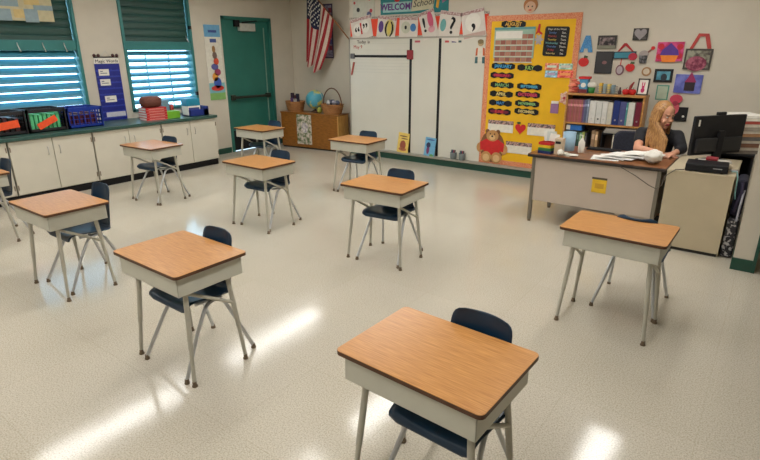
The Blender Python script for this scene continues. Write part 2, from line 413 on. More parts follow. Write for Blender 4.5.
def make_chair():
    root = thing('student_chair', 'x', 'chair')
    shell(0, .52, 16, 'seat', root)
    shell(.52, 1, 16, 'backrest', root)
    for sx in (-1, 1):
        def leg(pts, foot):
            # round the bend
            l = MB().tube(pts, .0115, 10).build('leg', M_CHROME, root)
            MB().lathe([(.015, 0), (.016, .006), (.0125, .016), (.0125, .03)], (foot[0], foot[1], 0), 12).build('glide', M_GLIDE, l)
        leg([(sx * .145, .09, .405), (sx * .152, .02, .404), (sx * .158, -.02, .394), (sx * .163, -.045, .37), (sx * .178, -.12, .25), (sx * .21, -.24, .018)], (sx * .21, -.24))
        leg([(sx * .128, -.08, .410), (sx * .13, .04, .404), (sx * .134, .085, .39), (sx * .140, .11, .362), (sx * .160, .155, .25), (sx * .21, .24, .018)], (sx * .21, .24))
    MB().tube([(-.145, .075, .402), (.145, .075, .402)], .010, 8).tube([(-.13, -.06, .409), (.13, -.06, .409)], .009, 8).build('seat_frame', M_CHROME, root)
    return root

desk0 = make_desk(); chair0 = make_chair()
SET = [  # x, y, yaw deg, chair dx, dy, chair yaw, desk words, chair words
    (-.867, 1.536, -2.0, .055, .045, 0, 'nearest the camera, filling the lower middle', 'tucked under the nearest desk, at the lower middle'),
    (-2.615, 1.574, -.7, .012, .05, 0, 'second nearest, left of the middle, with bright floor streak', 'under the second nearest desk, standing in the bright floor streak'),
    (-.671, 3.547, -.9, .065, .43, 180, 'right of the others in front of the teacher desk', 'mostly hidden behind the desk by the tan cabinet'),
    (-4.310, 1.646, .4, -.02, .13, 0, 'left side, in front of the cream cabinets below the blue crates', 'at the left desk in front of the cream cabinets'),
    (-2.622, 3.605, 2.9, .008, .075, 4, 'in the centre of the room, below the middle of the whiteboard', 'tucked in at the desk in the centre of the room'),
    (-4.253, 3.600, -.1, .015, .10, 3, 'in front of the wooden cabinet with baskets, third row back', 'at the desk between the window cabinets and the centre desk'),
    (-4.318, 5.338, 2.6, -.01, .06, 3, 'farthest back, right before the left whiteboard panel', 'at the rear desk by the whiteboard and wooden cabinet'),
    (-6.138, 3.518, 3.5, .03, .04, 2, 'with a window reflection on top, before the second window', 'at the desk before the second window cabinets'),
    (-6.187, 5.301, .6, -.02, .12, 0, 'small in the far left corner before the green door', 'at the far desk before the green door'),
    (-6.10, 1.610, 0, -.06, .12, 0, 'cut off by the left edge of the photo', 'cut off by the left edge, in front of the cabinets'),
]
for i, (x, y, yaw, dx, dy, cy, wd, wc) in enumerate(SET):
    o = desk0 if i == 0 else copy_tree(desk0)
    o.location = (x, y, 0); o.rotation_euler = (0, 0, R(yaw)); tag(o, 'oak-topped grey student desk ' + wd, 'desk', 'student desks')
    c = chair0 if i == 0 else copy_tree(chair0)
    c.location = (x + dx, y + dy, 0); c.rotation_euler = (0, 0, R(yaw + cy)); c.scale = (1, 1, .94 if i == 2 else 1); tag(c, 'navy plastic school chair ' + wc, 'chair', 'student chairs')

# ================================================================== left counter and what stands on it
XF = -7.30; ZT = .81
GAPS = [1.35, 2.355, 3.36, 4.375, 5.36]
for i in range(len(GAPS) - 1):
    a, b = GAPS[i] + .012, GAPS[i + 1] - .012
    where = ['at the left edge', 'below the orange-tagged crates', 'below the blue pocket chart', 'at the door end of the counter'][i]
    c = thing('base_cabinet', 'cream two-door base cabinet under the green counter, ' + where, 'cabinet', (XF - .3, (a + b) / 2, 0), 0, 'cream base cabinets')
    MB().box((XL + .02, a, .10), (XF - .022, b, ZT - .045)).box((XF - .022, b, .1), (XF - .012, b + .008, ZT - .045)).build('carcass', M_CAB, c, world=True)
    MB().box((XL + .02, GAPS[i], 0), (XF - .05, GAPS[i + 1], .10)).build('toe_kick', M_BLACK, c, world=True)
    mid = (a + b) / 2
    for (p, q, hy, hinge) in ((a, mid - .004, mid - .07, a + .01), (mid + .004, b, mid + .07, b - .01)):
        dd = MB().box((XF - .02, p, .11), (XF, q, ZT - .05)).build('door', M_CAB, c, world=True, bevel=.002)
        MB().tube([(XF, hy, .655), (XF + .022, hy, .65), (XF + .022, hy, .56), (XF, hy, .555)], .005, 6).build('handle', M_STEEL, dd, world=True)
        for hz in (.17, .64): MB().box((XF - .01, hinge - .006, hz), (XF + .004, hinge + .006, hz + .06)).build('hinge', M_GLIDE, dd, world=True)
single(MB().box((XL + .001, 1.0, ZT - .042), (XF + .03, 5.37, ZT)), 'countertop', M_COUNTER, 'dark green laminate countertop running along the window wall', 'countertop', bevel=.006)

def crate(y0, y1, z1, m, label, fill):
    x0, x1 = -7.88, -7.50; z0 = ZT
    c = thing('storage_crate', label, 'crate', ((x0 + x1) / 2, (y0 + y1) / 2, z0), 0, 'crates on the counter')
    b = MB(); t = .014
    b.box((x0, y0, z0), (x1, y1, z0 + t))
    for (xa, ya, xb, yb) in ((x0, y0, x1, y0 + t), (x0, y1 - t, x1, y1), (x0, y0, x0 + t, y1)):
        for k in range(5): zz = z0 + (z1 - z0 - .045) * k / 4 + .0; b.box((xa, ya, zz), (xb, yb, zz + (.045 if k == 4 else .02)))
        n = 5
        for k in range(n + 1):
            px_, py_ = xa + (xb - xa - t) * k / n, ya + (yb - ya - t) * k / n
            b.box((px_, py_, z0), (px_ + t, py_ + t, z1))
    # front
    for k in range(5):
        if m is M_CRK and k in (1, 2, 3): continue
        zz = z0 + (z1 - z0 - .045) * k / 4; b.box((x1 - t, y0, zz), (x1, y1, zz + (.045 if k in (0, 4) else .007)))
    n = 6 if m is not M_CRK else 1
    for k in range(n + 1):
        yy = y0 + (y1 - y0 - t) * k / n; w = t * 2 if k in (0, n) else t * .7
        b.box((x1 - t, yy, z0), (x1, yy + w, z1))
    b.build('crate_body', m, c, world=True)
    return c
M_CRK = mat('black_crate_plastic', (.016, .015, .018), .4); M_CRB = mat('blue_crate_plastic', srgb(20, 52, 150), .35, var=.05)
M_TAG = flat(srgb(238, 84, 36)); M_MINT = flat(srgb(90, 190, 130)); M_DRED = flat(srgb(92, 26, 40))
c1 = crate(2.22, 2.675, 1.095, M_CRK, 'black plastic crate with an orange tag at the left edge of the counter', None)
c2 = crate(2.70, 3.15, 1.10, M_CRK, 'black plastic crate with orange tag and mint green folders on the counter', None)
c3 = crate(3.175, 3.63, 1.08, M_CRB, 'blue lattice crate of dark red books beside the pocket chart', None)
def tilt_tag(parent, y0, y1, z, h, rot):
    Mx = Matrix.Translation((-7.492, (y0 + y1) / 2, z)) @ Matrix.Rotation(rot, 4, 'X')
    w = (y1 - y0) / 2
    MB().box((-.002, -w, -h), (.003, w, h), 0, Mx).build('name_tag', M_TAG, parent, world=True)['label'] = 'orange paper tag'
tilt_tag(c1, 2.30, 2.60, .935, .045, R(6)); tilt_tag(c2, 2.80, 3.05, .93, .04, R(24))
for k in range(7):
    y = 2.745 + .052 * k
    single(MB().box((-7.83, y, ZT + .016), (-7.53, y + .036, 1.045 - .01 * (k % 3))), 'folder', M_MINT, 'mint green folder upright in the black crate with the tilted tag', 'folder', 'mint folders in the crate')
for k in range(6):
    y = 2.26 + .062 * k
    single(MB().box((-7.83, y, ZT + .016), (-7.53, y + .045, 1.03 - .01 * (k % 3))), 'book', flat(srgb(70, 36, 40)) if k % 2 else M_CRK, 'dark book upright in the leftmost black crate', 'book', 'dark books in the left crate')
for k in range(8):
    y = 3.205 + .048 * k
    single(MB().box((-7.83, y, ZT + .016), (-7.53, y + .036, 1.0 - .008 * (k % 3))), 'book', M_DRED, 'dark red book upright inside the blue lattice crate', 'book', 'dark red books in the blue crate')

# red books, brown basket, small things at the far end
for k in range(5):
    z = ZT + .037 * k
    o = thing('book', 'red-spined thick book, %s of the red stack under the brown basket' % ['bottom', 'second from bottom', 'middle', 'second from top', 'topmost'][k], 'book', (-7.56, 4.43 + .004 * (k % 2), z), R(2 * (k % 3) - 6), 'stack of red books')
    MB().box((-.13, -.155, .004), (.105, .155, .031)).build('pages', M_WHITE, o)
    MB().box((-.135, -.16, 0), (.12, .16, .004)).box((-.135, -.16, .031), (.12, .16, .036)).box((.105, -.16, 0), (.12, .16, .036)).build('cover', M_RED, o)
    MB().box((.12, -.12, .013), (.1215, .12, .023)).box((.12, -.16, .0), (.1208, .16, .0035)).build('spine_label', flat(srgb(222, 150, 140)), o)
bk = thing('basket', 'brown lidded loaf-shaped basket on top of the red book stack', 'basket', (-7.56, 4.415, ZT + .186))
MB().lathe([(.09, 0), (.115, .012), (.125, .06), (.128, .10), (.12, .108)], (0, 0, 0), 24, sx=.95, sy=1.3).build('bowl', mat('brown_weave', srgb(84, 42, 30), .6, stretch=(8, 8, 30), vscale=10, col2=srgb(112, 60, 44)), bk)
MB().lathe([(.126, .108), (.126, .13), (.09, .155), (.0, .165)], (0, 0, 0), 24, sx=.95, sy=1.3).build('lid', mat('brown_weave_lid', srgb(96, 50, 38), .6, stretch=(8, 8, 30), vscale=10, col2=srgb(120, 70, 52)), bk)
single(MB().box((-7.62, 4.585, ZT), (-7.44, 4.81, .915)), 'box', flat(srgb(110, 172, 40)), 'small lime green box on the counter beside the red books', 'box', bevel=.004)
bt = thing('bottle', 'white bottle with red cap standing behind the lime green box', 'bottle', (-7.68, 4.56, ZT))
MB().lathe([(.055, 0), (.06, .01), (.06, .15), (.045, .18), (.03, .19)], n=16).build('body', M_WHITE, bt); MB().lathe([(.04, .188), (.044, .195), (.044, .245), (.03, .25)], n=16).build('cap', M_RED, bt)
single(MB().box((-7.75, 4.66, ZT), (-7.66, 4.78, 1.07)), 'box', flat(srgb(112, 140, 160)), 'tall grey-blue box standing behind the lime green box', 'box', bevel=.006)
single(MB().box((-7.72, 4.80, ZT), (-7.66, 4.85, 1.0)), 'box', flat(srgb(190, 70, 60)), 'narrow red box standing right of the tall grey-blue box', 'box', bevel=.004)
bn = thing('bin', 'dark blue open bin at the door end of the counter', 'bin', (-7.52, 5.14, ZT))
m = MB(); m.box((-.12, -.17, 0), (.12, .17, .01)).box((.11, -.17, 0), (.12, .17, .10)).box((-.12, -.17, 0), (-.11, .17, .10)).box((-.12, -.17, 0), (.12, -.16, .10)).box((-.12, .16, 0), (.12, .17, .14)).box((-.12, .07, .0), (.12, .08, .14)).box((.11, .07, 0), (.12, .17, .14))
m.build('tray', flat(srgb(24, 44, 124), .4), bn, bevel=.004)
tb = thing('wipes_pack', 'teal and white wipes pack standing in the dark blue bin', 'pack', (-7.53, 5.075, ZT + .012))
MB().box((-.085, -.115, 0), (.085, .115, .17)).build('carton', M_WHITE, tb, bevel=.01); MB().box((-.088, -.118, .14), (.088, .118, .26)).build('lid', flat(srgb(30, 130, 160), .4), tb, bevel=.012)
MB().box((.086, -.1, .05), (.088, .09, .12)).build('print', flat(srgb(60, 70, 130)), tb)

# ------------------------------------------------------------------ hung on the left wall
pc = thing('pocket_chart', 'royal blue hanging pocket chart titled Magic Words between the two windows', 'pocket chart', (XL, 4.06, .80))
MB().box((XL + .004, 3.885, .80), (XL + .014, 4.25, 1.62)).build('backing', mat('royal_blue_vinyl', srgb(28, 40, 130), .4, var=.08), pc, world=True)
for k in range(9): MB().box((XL + .014, 3.89, .84 + .084 * k), (XL + .018, 4.245, .86 + .084 * k)).build('pocket', mat('blue_pocket_film', srgb(46, 62, 160), .3), pc, world=True)
MB().box((XL + .004, 3.885, 1.62), (XL + .016, 4.25, 1.70)).build('title_strip', M_WHITE, pc, world=True)
text('Magic Words', .062, m_left(XL + .018, 4.07, 1.655), M_BLACK, pc)
for (y, z, w, h) in ((4.0, 1.50, .15, .09), (4.0, 1.36, .15, .09), (4.04, 1.12, .17, .09)):
    cd = MB().box((XL + .019, y - w / 2, z - h / 2), (XL + .022, y + w / 2, z + h / 2)).build('word_card', M_WHITE, pc, world=True)
    MB().box((XL + .022, y - w * .36, z - .018), (XL + .0235, y + w * .3, z - .006)).box((XL + .022, y - w * .36, z + .008), (XL + .0235, y - w * .1, z + .022)).build('print', flat(srgb(120, 120, 130)), cd, world=True)
MB().box((XL + .019, 3.94, .86), (XL + .022, 4.23, .93)).build('word_card', flat(srgb(196, 196, 206)), pc, world=True)
MB().tube([(XL + .01, 3.89, 1.71), (XL + .01, 4.25, 1.71)], .008, 6).build('hanging_rod', M_BLACK, pc, world=True)
for y in (3.9, 3.96, 4.17, 4.23): MB().ball((XL + .02, y, 1.735), (.012, .024, .024), 8).build('clip', flat(srgb(70, 36, 40)), pc, world=True)
MB().tube([(XL + .01, 4.0, 1.72), (XL + .01, 4.07, 1.80), (XL + .01, 4.13, 1.72)], .004, 6).build('hanger_wire', M_STEEL, pc, world=True)

po = thing('growth_chart_poster', 'tall narrow white poster of stacked toys with blue header beside the green door', 'poster', (XL, 5.96, .965))
MB().box((XL + .003, 5.795, .965), (XL + .009, 6.13, 2.22)).build('sheet', flat(srgb(216, 212, 198)), po, world=True)
MB().box((XL + .009, 5.80, 2.02), (XL + .011, 6.125, 2.215)).build('header', flat(srgb(104, 160, 196)), po, world=True)
MB().box((XL + .009, 5.80, .97), (XL + .011, 6.125, 1.09)).build('ground_strip', flat(srgb(130, 176, 100)), po, world=True)
MB().box((XL + .009, 5.80, 1.09), (XL + .011, 6.125, 1.26)).build('water_strip', flat(srgb(120, 180, 190)), po, world=True)
cols = [(200, 60, 50), (60, 90, 170), (220, 150, 60), (150, 60, 90), (90, 90, 150), (210, 80, 50), (120, 100, 90), (160, 120, 70)]
for k, (yy, zz, ry, rz) in enumerate([(5.97, 1.17, .10, .04), (5.98, 1.26, .06, .08), (5.94, 1.36, .045, .06), (6.0, 1.44, .05, .05), (5.95, 1.53, .055, .045), (5.99, 1.62, .04, .05), (5.97, 1.72, .035, .05), (5.96, 1.82, .025, .05)]):
    MB().slab([(XL + .011, y, z) for y, z in circle(yy, zz, ry * 1.35, 12, rz * 1.2)], [(XL + .014, y, z) for y, z in circle(yy, zz, ry * 1.35, 12, rz * 1.2)]).build('toy_print', flat(srgb(*cols[k])), po, world=True)
MB().box((XL + .011, 5.88, 2.09), (XL + .013, 6.05, 2.13)).box((XL + .009, 5.90, 1.93), (XL + .012, 6.03, 1.99)).build('heading_print', flat(srgb(60, 80, 140)), po, world=True)

mp = thing('puzzle_poster', 'cream and pale blue patchwork poster hung over the upper left window', 'poster', (XL + .045, 2.95, 2.16))
MB().box((XL + .03, 2.42, 2.165), (XL + .036, 3.45, 2.72)).build('sheet', flat(srgb(196, 186, 150)), mp, world=True)
for (a, b, z0, z1) in ((2.5, 2.72, 2.5, 2.66), (2.66, 2.95, 2.16, 2.30), (2.78, 3.05, 2.33, 2.52), (2.95, 3.1, 2.52, 2.7), (3.1, 3.26, 2.15, 2.31), (3.22, 3.45, 2.30, 2.36), (3.3, 3.42, 2.44, 2.6), (2.43, 2.6, 2.2, 2.35)):
    MB().box((XL + .036, a, z0), (XL + .039, b, z1)).build('blue_patch', flat(srgb(142, 162, 170)), mp, world=True)
for (a, b, z0, z1) in ((2.98, 3.1, 2.2, 2.3), (3.12, 3.3, 2.36, 2.44), (2.6, 2.75, 2.34, 2.46)):
    MB().box((XL + .036, a, z0), (XL + .0385, b, z1)).build('tan_patch', flat(srgb(206, 182, 124)), mp, world=True)

# ================================================================== far left corner: wooden cabinet, baskets, globe, flag
cr_ = R(7.0)
wc = thing('wooden_cabinet', 'low golden oak cabinet with a picture sheet on its front in the far corner', 'cabinet', (-7.065, 7.42, 0), cr_)
CW, CD, CH = .665, .175, .68
MB().box((-CW, -CD, .03), (CW - .02, -CD + .02, CH - .025)).build('front_panel', M_WOODC, wc)
MB().box((CW - .02, -CD, .03), (CW, CD, CH - .025)).box((-CW, -CD + .02, .03), (-CW + .02, CD, CH - .025)).box((-CW, CD - .01, .03), (CW, CD, CH - .025)).build('side_panel', M_WOODL, wc)
MB().box((-CW - .01, -CD - .015, CH - .025), (CW + .01, CD, CH)).build('top', M_WOODC, wc, bevel=.003)
MB().box((-CW + .01, -CD + .015, 0), (CW - .01, CD - .01, .03)).build('plinth', M_GAP, wc)
pp = MB().box((-.29, -CD - .004, .085), (.055, -CD, .645)).build('picture_sheet', mat('collage_print', srgb(96, 110, 70), .3, vscale=16, col2=srgb(214, 200, 186), detail=6, lo=.4, hi=.6), wc)
pp['label'] = 'glossy animal collage sheet'
MB().slab([(x, -CD - .0045, z) for x, z in circle(-.10, .40, .075, 14, .10)], [(x, -CD - .0065, z) for x, z in circle(-.10, .40, .075, 14, .10)]).build('animal_print', mat('pale_animal_print', srgb(150, 140, 150), .4, vscale=25, col2=srgb(230, 222, 214)), pp)

def basket(x, y, r, h, label, handle, wide=1.0):
    b = thing('basket', label, 'basket', (x, y, CH), 0, 'wicker baskets on the wooden cabinet')
    m = MB(); n = 20
    m.lathe([(r * .78, 0), (r * .86, h * .3), (r, h), (r * 1.04, h + .012), (r * .97, h + .012), (r * .8, h * .35), (0, .012)], n=24, sx=wide)
    m.build('bowl', M_WICKER, b)
    for k in range(3):
        rr = r * (.84 + .07 * k); m2 = MB(); m2.tube([(wide * rr * math.cos(a * math.pi / 12), rr * math.sin(a * math.pi / 12), h * (.22 + .28 * k)) for a in range(25)], .006, 6, cap=False); m2.build('weave_band', M_WICKER, b)
    if handle: MB().tube([(wide * r * math.cos(a * math.pi / 12), 0, h + (handle - h) * math.sin(a * math.pi / 12)) for a in range(13)], .011, 8).build('handle', mat('dark_wicker', srgb(96, 60, 36), .7, var=.2, vscale=30), b)
    return b
basket(-7.515, 7.38, .172, .18, 'left wicker basket of dark supplies on the wooden cabinet, by the door', 0, 1.18)
bx_, by_, bz_ = -7.515, 7.38, CH
for k, (dx, dy, w, h, cc) in enumerate([(-.075, .01, .06, .34, (46, 30, 50)), (.0, .03, .045, .30, (110, 40, 40)), (.07, .0, .06, .33, (40, 34, 60)), (-.03, -.05, .05, .25, (96, 70, 120)), (.06, -.06, .05, .24, (180, 170, 160))]):
    m = MB().box((bx_ + dx - w / 2, by_ + dy - .022, bz_ + .02), (bx_ + dx + w / 2, by_ + dy + .022, bz_ + h))
    single(m, 'marker_box', flat(srgb(*cc)), ['dark plum box upright in the left wicker basket', 'dark red box in the middle of the left wicker basket', 'dark navy box on the right in the left wicker basket', 'low lilac box in front in the left wicker basket', 'low pale grey box in front in the left wicker basket'][k], 'box', 'boxes in the left basket', bevel=.003)
basket(-6.62, 7.45, .195, .165, 'right wicker basket with a tall hoop handle on the wooden cabinet', .46, 1.15)
for k in range(9):
    a = k * 2.4; rr = .035 * math.sqrt(k)
    m = MB().ball((-6.62 + rr * math.cos(a), 7.46 + rr * math.sin(a) * .8, CH + .19 + .025 * (1 - rr * 6)), (.05, .045, .045), 10)
    single(m, 'yarn_ball', flat(srgb(*[(84, 88, 110), (150, 150, 160), (60, 62, 80), (190, 186, 180)][k % 4])), 'small grey fabric bundle heaped in the hoop-handled basket', 'bundle', 'grey bundles in the hoop-handled basket')
gl = thing('globe', 'blue, green and yellow globe between the two wicker baskets', 'globe', (-7.05, 7.45, CH))
gm = mat('globe_map', srgb(70, 150, 170), .35, vscale=5.5, col2=srgb(196, 186, 90), detail=5, lo=.5, hi=.56)
MB().ball((0, 0, .235), .18, 28).build('sphere', gm, gl)
MB().lathe([(.10, 0), (.105, .01), (.06, .03), (.02, .045), (.018, .07)], n=20).build('base', flat(srgb(70, 44, 28)), gl)
MB().tube([(.19 * math.cos(R(a)), 0, .235 + .19 * math.sin(R(a))) for a in range(-90, 100, 12)], .006, 6).build('meridian_arc', M_STEEL, gl)
single(MB().ball((-6.86, 7.36, CH + .06), (.05, .05, .06), 12), 'pear', flat(srgb(150, 150, 60)), 'small olive green round ornament between the globe and hoop-handled basket', 'ornament')

# calendar poster behind the flag
cp_ = thing('wall_poster', 'narrow lilac patterned poster half hidden behind the flag', 'poster', (-7.08, YREC, 1.66))
MB().box((-7.27, YREC - .01, 1.665), (-6.915, YREC - .003, 2.60)).build('sheet', mat('lilac_print', srgb(110, 100, 140), .6, vscale=22, col2=srgb(186, 178, 200)), cp_, world=True)
for k in range(7): MB().box((-7.0, YREC - .012, 1.80 + .11 * k), (-6.93, YREC - .01, 1.88 + .11 * k)).build('print', flat(srgb(*[(150, 70, 90), (80, 90, 160)][k % 2])), cp_, world=True)
for (a, b, c_, d_) in ((-7.28, -6.905, 2.585, 2.61), (-7.28, -6.905, 1.655, 1.68), (-6.925, -6.905, 1.68, 2.585)): MB().box((a, YREC - .014, c_), (b, YREC - .003, d_)).build('border', flat(srgb(70, 56, 90)), cp_, world=True)

# flag on an angled pole
fl = thing('flag', 'red, white and blue stars and stripes flag hanging from an angled wooden pole', 'flag', (-6.17, 7.46, 1.97))
P0 = Vector((-6.185, 7.47, 1.965)); PT = Vector((-7.32, 7.63, 2.93))
MB().tube([P0, PT], .011, 10).ball(P0, .022, 10).build('pole', mat('flag_pole_wood', srgb(150, 96, 52), .4, var=.1), fl, world=True)
MB().lathe([(0, 0), (.02, .01), (.024, .03), (.012, .055), (0, .07)], PT, 12).build('finial', mat('brass_finial', srgb(190, 150, 70), .3, metal=.8), fl, world=True)
MB().box((-6.20, 7.46, 1.92), (-6.165, 7.50, 2.0)).build('bracket', M_STEEL, fl, world=True)
ns, nt = 52, 48
H0 = P0.lerp(PT, .34); H1 = P0.lerp(PT, .985)     # hoist: low end -> tip
m = MB(); vs = []
for i in range(ns + 1):
    s = i / ns
    top = H0.lerp(H1, s)
    bot = Vector((-7.05 - .31 * s - .05 * math.sin(s * math.pi), 7.60, 1.40 + .22 * s + .05 * math.cos(s * 15)))
    for j in range(nt + 1):
        t = j / nt
        w_ = min(1, t * 2.0)
        ph = s * 2 * math.pi * 2.3 + .6 + .5 * t
        p = top.lerp(bot, t)
        vs.append((p.x + math.cos(ph) * .016 * w_ + .03 * math.sin(t * math.pi) * (1 - s), top.y * (1 - t) + bot.y * t + math.sin(ph) * .045 * w_ - .014, p.z))
fs = []
for i in range(ns):
    for j in range(nt): fs.append((i * (nt + 1) + j, (i + 1) * (nt + 1) + j, (i + 1) * (nt + 1) + j + 1, i * (nt + 1) + j + 1))
m.add(vs, fs, 0, True)
for q in range(len(fs)):
    i, j = q // nt, q % nt
    st = i // 4                       # 13 stripes of 4 columns
    k = 0 if st % 2 == 0 else 1
    if st >= 6 and j < nt * .40: k = 2
    m.m[q] = k
cloth = m.build('cloth', [flat(srgb(150, 30, 40), .8), flat(srgb(206, 190, 176), .8), flat(srgb(26, 32, 62), .8)], fl, world=True)
for r in range(9):
    for c in range(6 if r % 2 == 0 else 5):
        jf = (r + .9) / 10 * .40 * nt; sf = (24 + (28 / 12) * (1 + 2 * c + (r % 2))) / 1
        i, j = int(min(ns - 1, sf)), int(jf)
        p = Vector(vs[i * (nt + 1) + j]); 
        st5 = []
        for q in range(10):
            a = math.pi / 2 + q * math.pi / 5; rr = .020 if q % 2 == 0 else .009
            st5.append((p.x + rr * math.cos(a), p.z + rr * math.sin(a)))
        MB().plate_xz(st5, p.y - .008, p.y - .003).build('star', M_WHITE, fl, world=True)

# ================================================================== teaching wall: whiteboard, banner, cards
YW = YB - .001
bd = thing('whiteboard', 'wide white wall board in three panels divided by black strips', 'whiteboard', (-4.87, YB, .135))
MB().box((-6.165, YB - .02, .137), (-3.585, YB - .002, 1.985)).build('board_surface', M_WHITEB, bd, world=True)
MB().box((-6.175, YB - .03, .137), (-6.155, YB - .002, 2.0)).box((-6.175, YB - .03, 1.975), (-3.585, YB - .002, 2.0)).build('board_frame', M_ALU, bd, world=True)
for x in (-4.89, -4.35): MB().box((x - .022, YB - .024, .14), (x + .022, YB - .018, 1.97)).build('divider_strip', M_BLACK, bd, world=True)
MB().box((-6.09, YB - .024, 1.682), (-4.90, YB - .018, 1.722)).build('divider_strip', M_BLACK, bd, world=True)
m = MB()
for k in range(5): z = 1.64 - .05 * k; m.box((-6.12, YB - .0215, z), (-4.92, YB - .02, z + .003))
m.box((-6.12, YB - .0215, 1.90), (-4.92, YB - .02, 1.903)); m.box((-6.12, YB - .0215, 1.80), (-4.92, YB - .02, 1.803))
m.build('ruled_line', flat(srgb(180, 180, 170)), bd, world=True)
text('Today', .075, m_back(-5.90, YB - .022, 1.93), flat(srgb(70, 40, 50)), bd)
text('is', .075, m_back(-5.745, YB - .022, 1.93), flat(srgb(70, 40, 50)), bd)
text('May 9', .08, m_back(-5.98, YB - .022, 1.85), flat(srgb(180, 60, 50)), bd)
for (px, w, c) in ((417.5, .10, (190, 90, 100)), (447, .07, (200, 80, 80)), (454, .08, (90, 80, 120)), (460, .05, (70, 90, 90))):
    p = on_y(px, 41.5, YB - .02); MB().box((p.x - w / 2, YB - .0215, p.z - .015), (p.x + w / 2, YB - .0195, p.z + .015)).build('board_writing', flat(srgb(*c)), bd, world=True)
single(MB().box((-6.13, YB - .05, 1.66), (-6.05, YB - .0205, 1.745)), 'magnet_clip', flat(srgb(96, 96, 100)), 'grey clip magnet at the left end of the black strip', 'magnet', bevel=.006)
single(MB().box((-4.955, YB - .045, 1.655), (-4.835, YB - .0245, 1.80)), 'magnet_clip', flat(srgb(140, 36, 44)), 'dark red square magnet where the black strips meet', 'magnet', bevel=.008)
single(MB().tube([(-6.06, YB - .035, 1.60), (-6.12, YB - .035, 1.39)], .0145, 8), 'marker', flat(srgb(176, 80, 70)), 'red marker stuck slanting at the left edge of the whiteboard', 'marker')

def poly_pic(name, pts, y, th, m, parent=None):
    q = [on_y(px, py, y) for px, py in pts]
    return MB().plate_xz([(p.x, p.z) for p in q], y - th, y)

# red header band and the punctuation cards
hb = thing('bulletin_border', 'orange-red paper header band with grey edging above the whiteboard', 'border', (-4.86, YB, 1.99))
MB().box((-6.15, YB - .012, 2.005), (-3.57, YB - .003, 2.30)).build('red_band', mat('red_header_paper', srgb(226, 70, 36), .6, var=.05), hb, world=True)
for (a, b) in ((1.985, 2.02), (2.29, 2.325)): MB().box((-6.16, YB - .016, a), (-3.56, YB - .004, b)).build('edge_strip', mat('dotted_border', srgb(128, 122, 112), .6, vscale=60, col2=srgb(190, 180, 166), lo=.45, hi=.55), hb, world=True)
CARDS = [(361.5, 28, .40, .30, 10, '\u201c \u201d', 'first of six, two quotation mark circles'), (386.5, 27.5, .34, .30, -8, '( )', 'second of six, yellow oval parentheses'), (408.5, 27.5, .32, .28, -2, '. :', 'third of six, dot and blue shape'),
         (428.5, 24.5, .26, .36, 16, '!', 'fourth of six, exclamation mark and pink shape'), (449.5, 26, .34, .36, -8, '?', 'fifth of six, large question mark'), (473.5, 24, .34, .34, 10, ',', 'sixth of six, comma in a circle')]
M_CARD = mat('white_card_stock', srgb(214, 206, 196), .6, var=.04, vscale=9); M_PINKISH = flat(srgb(190, 120, 120))
for (px, py, w, h, tl, ch, lb) in CARDS:
    w *= 1.10; h *= 1.14
    p = on_y(px, py, YB - .02); ti = R(tl)
    c = thing('punctuation_card', 'white punctuation card on the red header band, ' + lb, 'card', (p.x, YB, p.z - h / 2), 0, 'punctuation cards')
    Mx = m_back(p.x, YB - .018, p.z, ti)
    MB().box((-w / 2, -h / 2, 0), (w / 2, h / 2, .005), 0, Mx).build('sheet', M_CARD, c, world=True)
    MB().box((-w / 2, h / 2 - .05, .005), (w / 2, h / 2 - .005, .0065), 0, Mx).build('heading_strip', mat('heading_print', srgb(150, 96, 96), .6, vscale=40, col2=srgb(214, 196, 190)), c, world=True)
    def disc(cx, cy, rx, ry, z0, z1, m_, nm):
        pts = circle(cx, cy, rx, 20, ry); MB().plate_xy(pts, z0, z1, 0, Mx).build(nm, m_, c, world=True)
    def mark(s, x, y, size, m_): text(s, size, Mx @ Matrix.Translation((x, y, .011)), m_, c, 'punctuation_mark', bold=.004)
    if 'first' in lb:
        disc(-.09, -.02, .085, .10, .005, .008, M_WHITE, 'circle'); disc(.09, .01, .085, .10, .005, .008, M_WHITE, 'circle'); mark('\u201c', -.09, -.08, .26, M_BLACK); mark('\u201d', .09, -.05, .26, M_BLACK)
        MB().box((-.02, -.10, .005), (.01, .08, .008), 0, Mx).build('stripe', M_RED, c, world=True)
    elif 'second' in lb:
        disc(-.11, 0, .05, .09, .005, .008, flat(srgb(90, 60, 130)), 'oval'); disc(.06, 0, .10, .13, .005, .008, flat(srgb(196, 184, 120)), 'oval'); disc(.06, 0, .035, .10, .008, .0095, flat(srgb(210, 190, 90)), 'oval')
        mark('(', .0, .0, .24, M_BLACK); mark(')', .12, .0, .24, M_BLACK)
    elif 'third' in lb:
        disc(-.05, .0, .085, .09, .005, .008, flat(srgb(190, 190, 170)), 'circle'); disc(-.05, .0, .022, .03, .008, .01, M_BLACK, 'dot'); disc(.09, -.0, .055, .06, .005, .008, flat(srgb(60, 120, 180)), 'circle')
    elif 'fourth' in lb:
        mark('!', -.07, 0, .30, M_BLACK); disc(.05, .06, .05, .12, .005, .008, flat(srgb(206, 90, 120)), 'shape'); disc(.04, -.08, .06, .05, .005, .008, flat(srgb(220, 160, 170)), 'shape')
    elif 'fifth' in lb:
        disc(-.11, .0, .05, .09, .005, .008, flat(srgb(110, 170, 170)), 'shape'); mark('?', .05, 0, .34, M_BLACK)
    else:
        disc(0, .02, .13, .13, .005, .008, M_WHITE, 'circle'); mark(',', .0, .08, .42, M_BLACK)
        MB().box((-w / 2 + .01, -h / 2 + .01, .005), (w / 2 - .01, -h / 2 + .07, .007), 0, Mx).build('caption_strip', flat(srgb(190, 160, 150)), c, world=True)

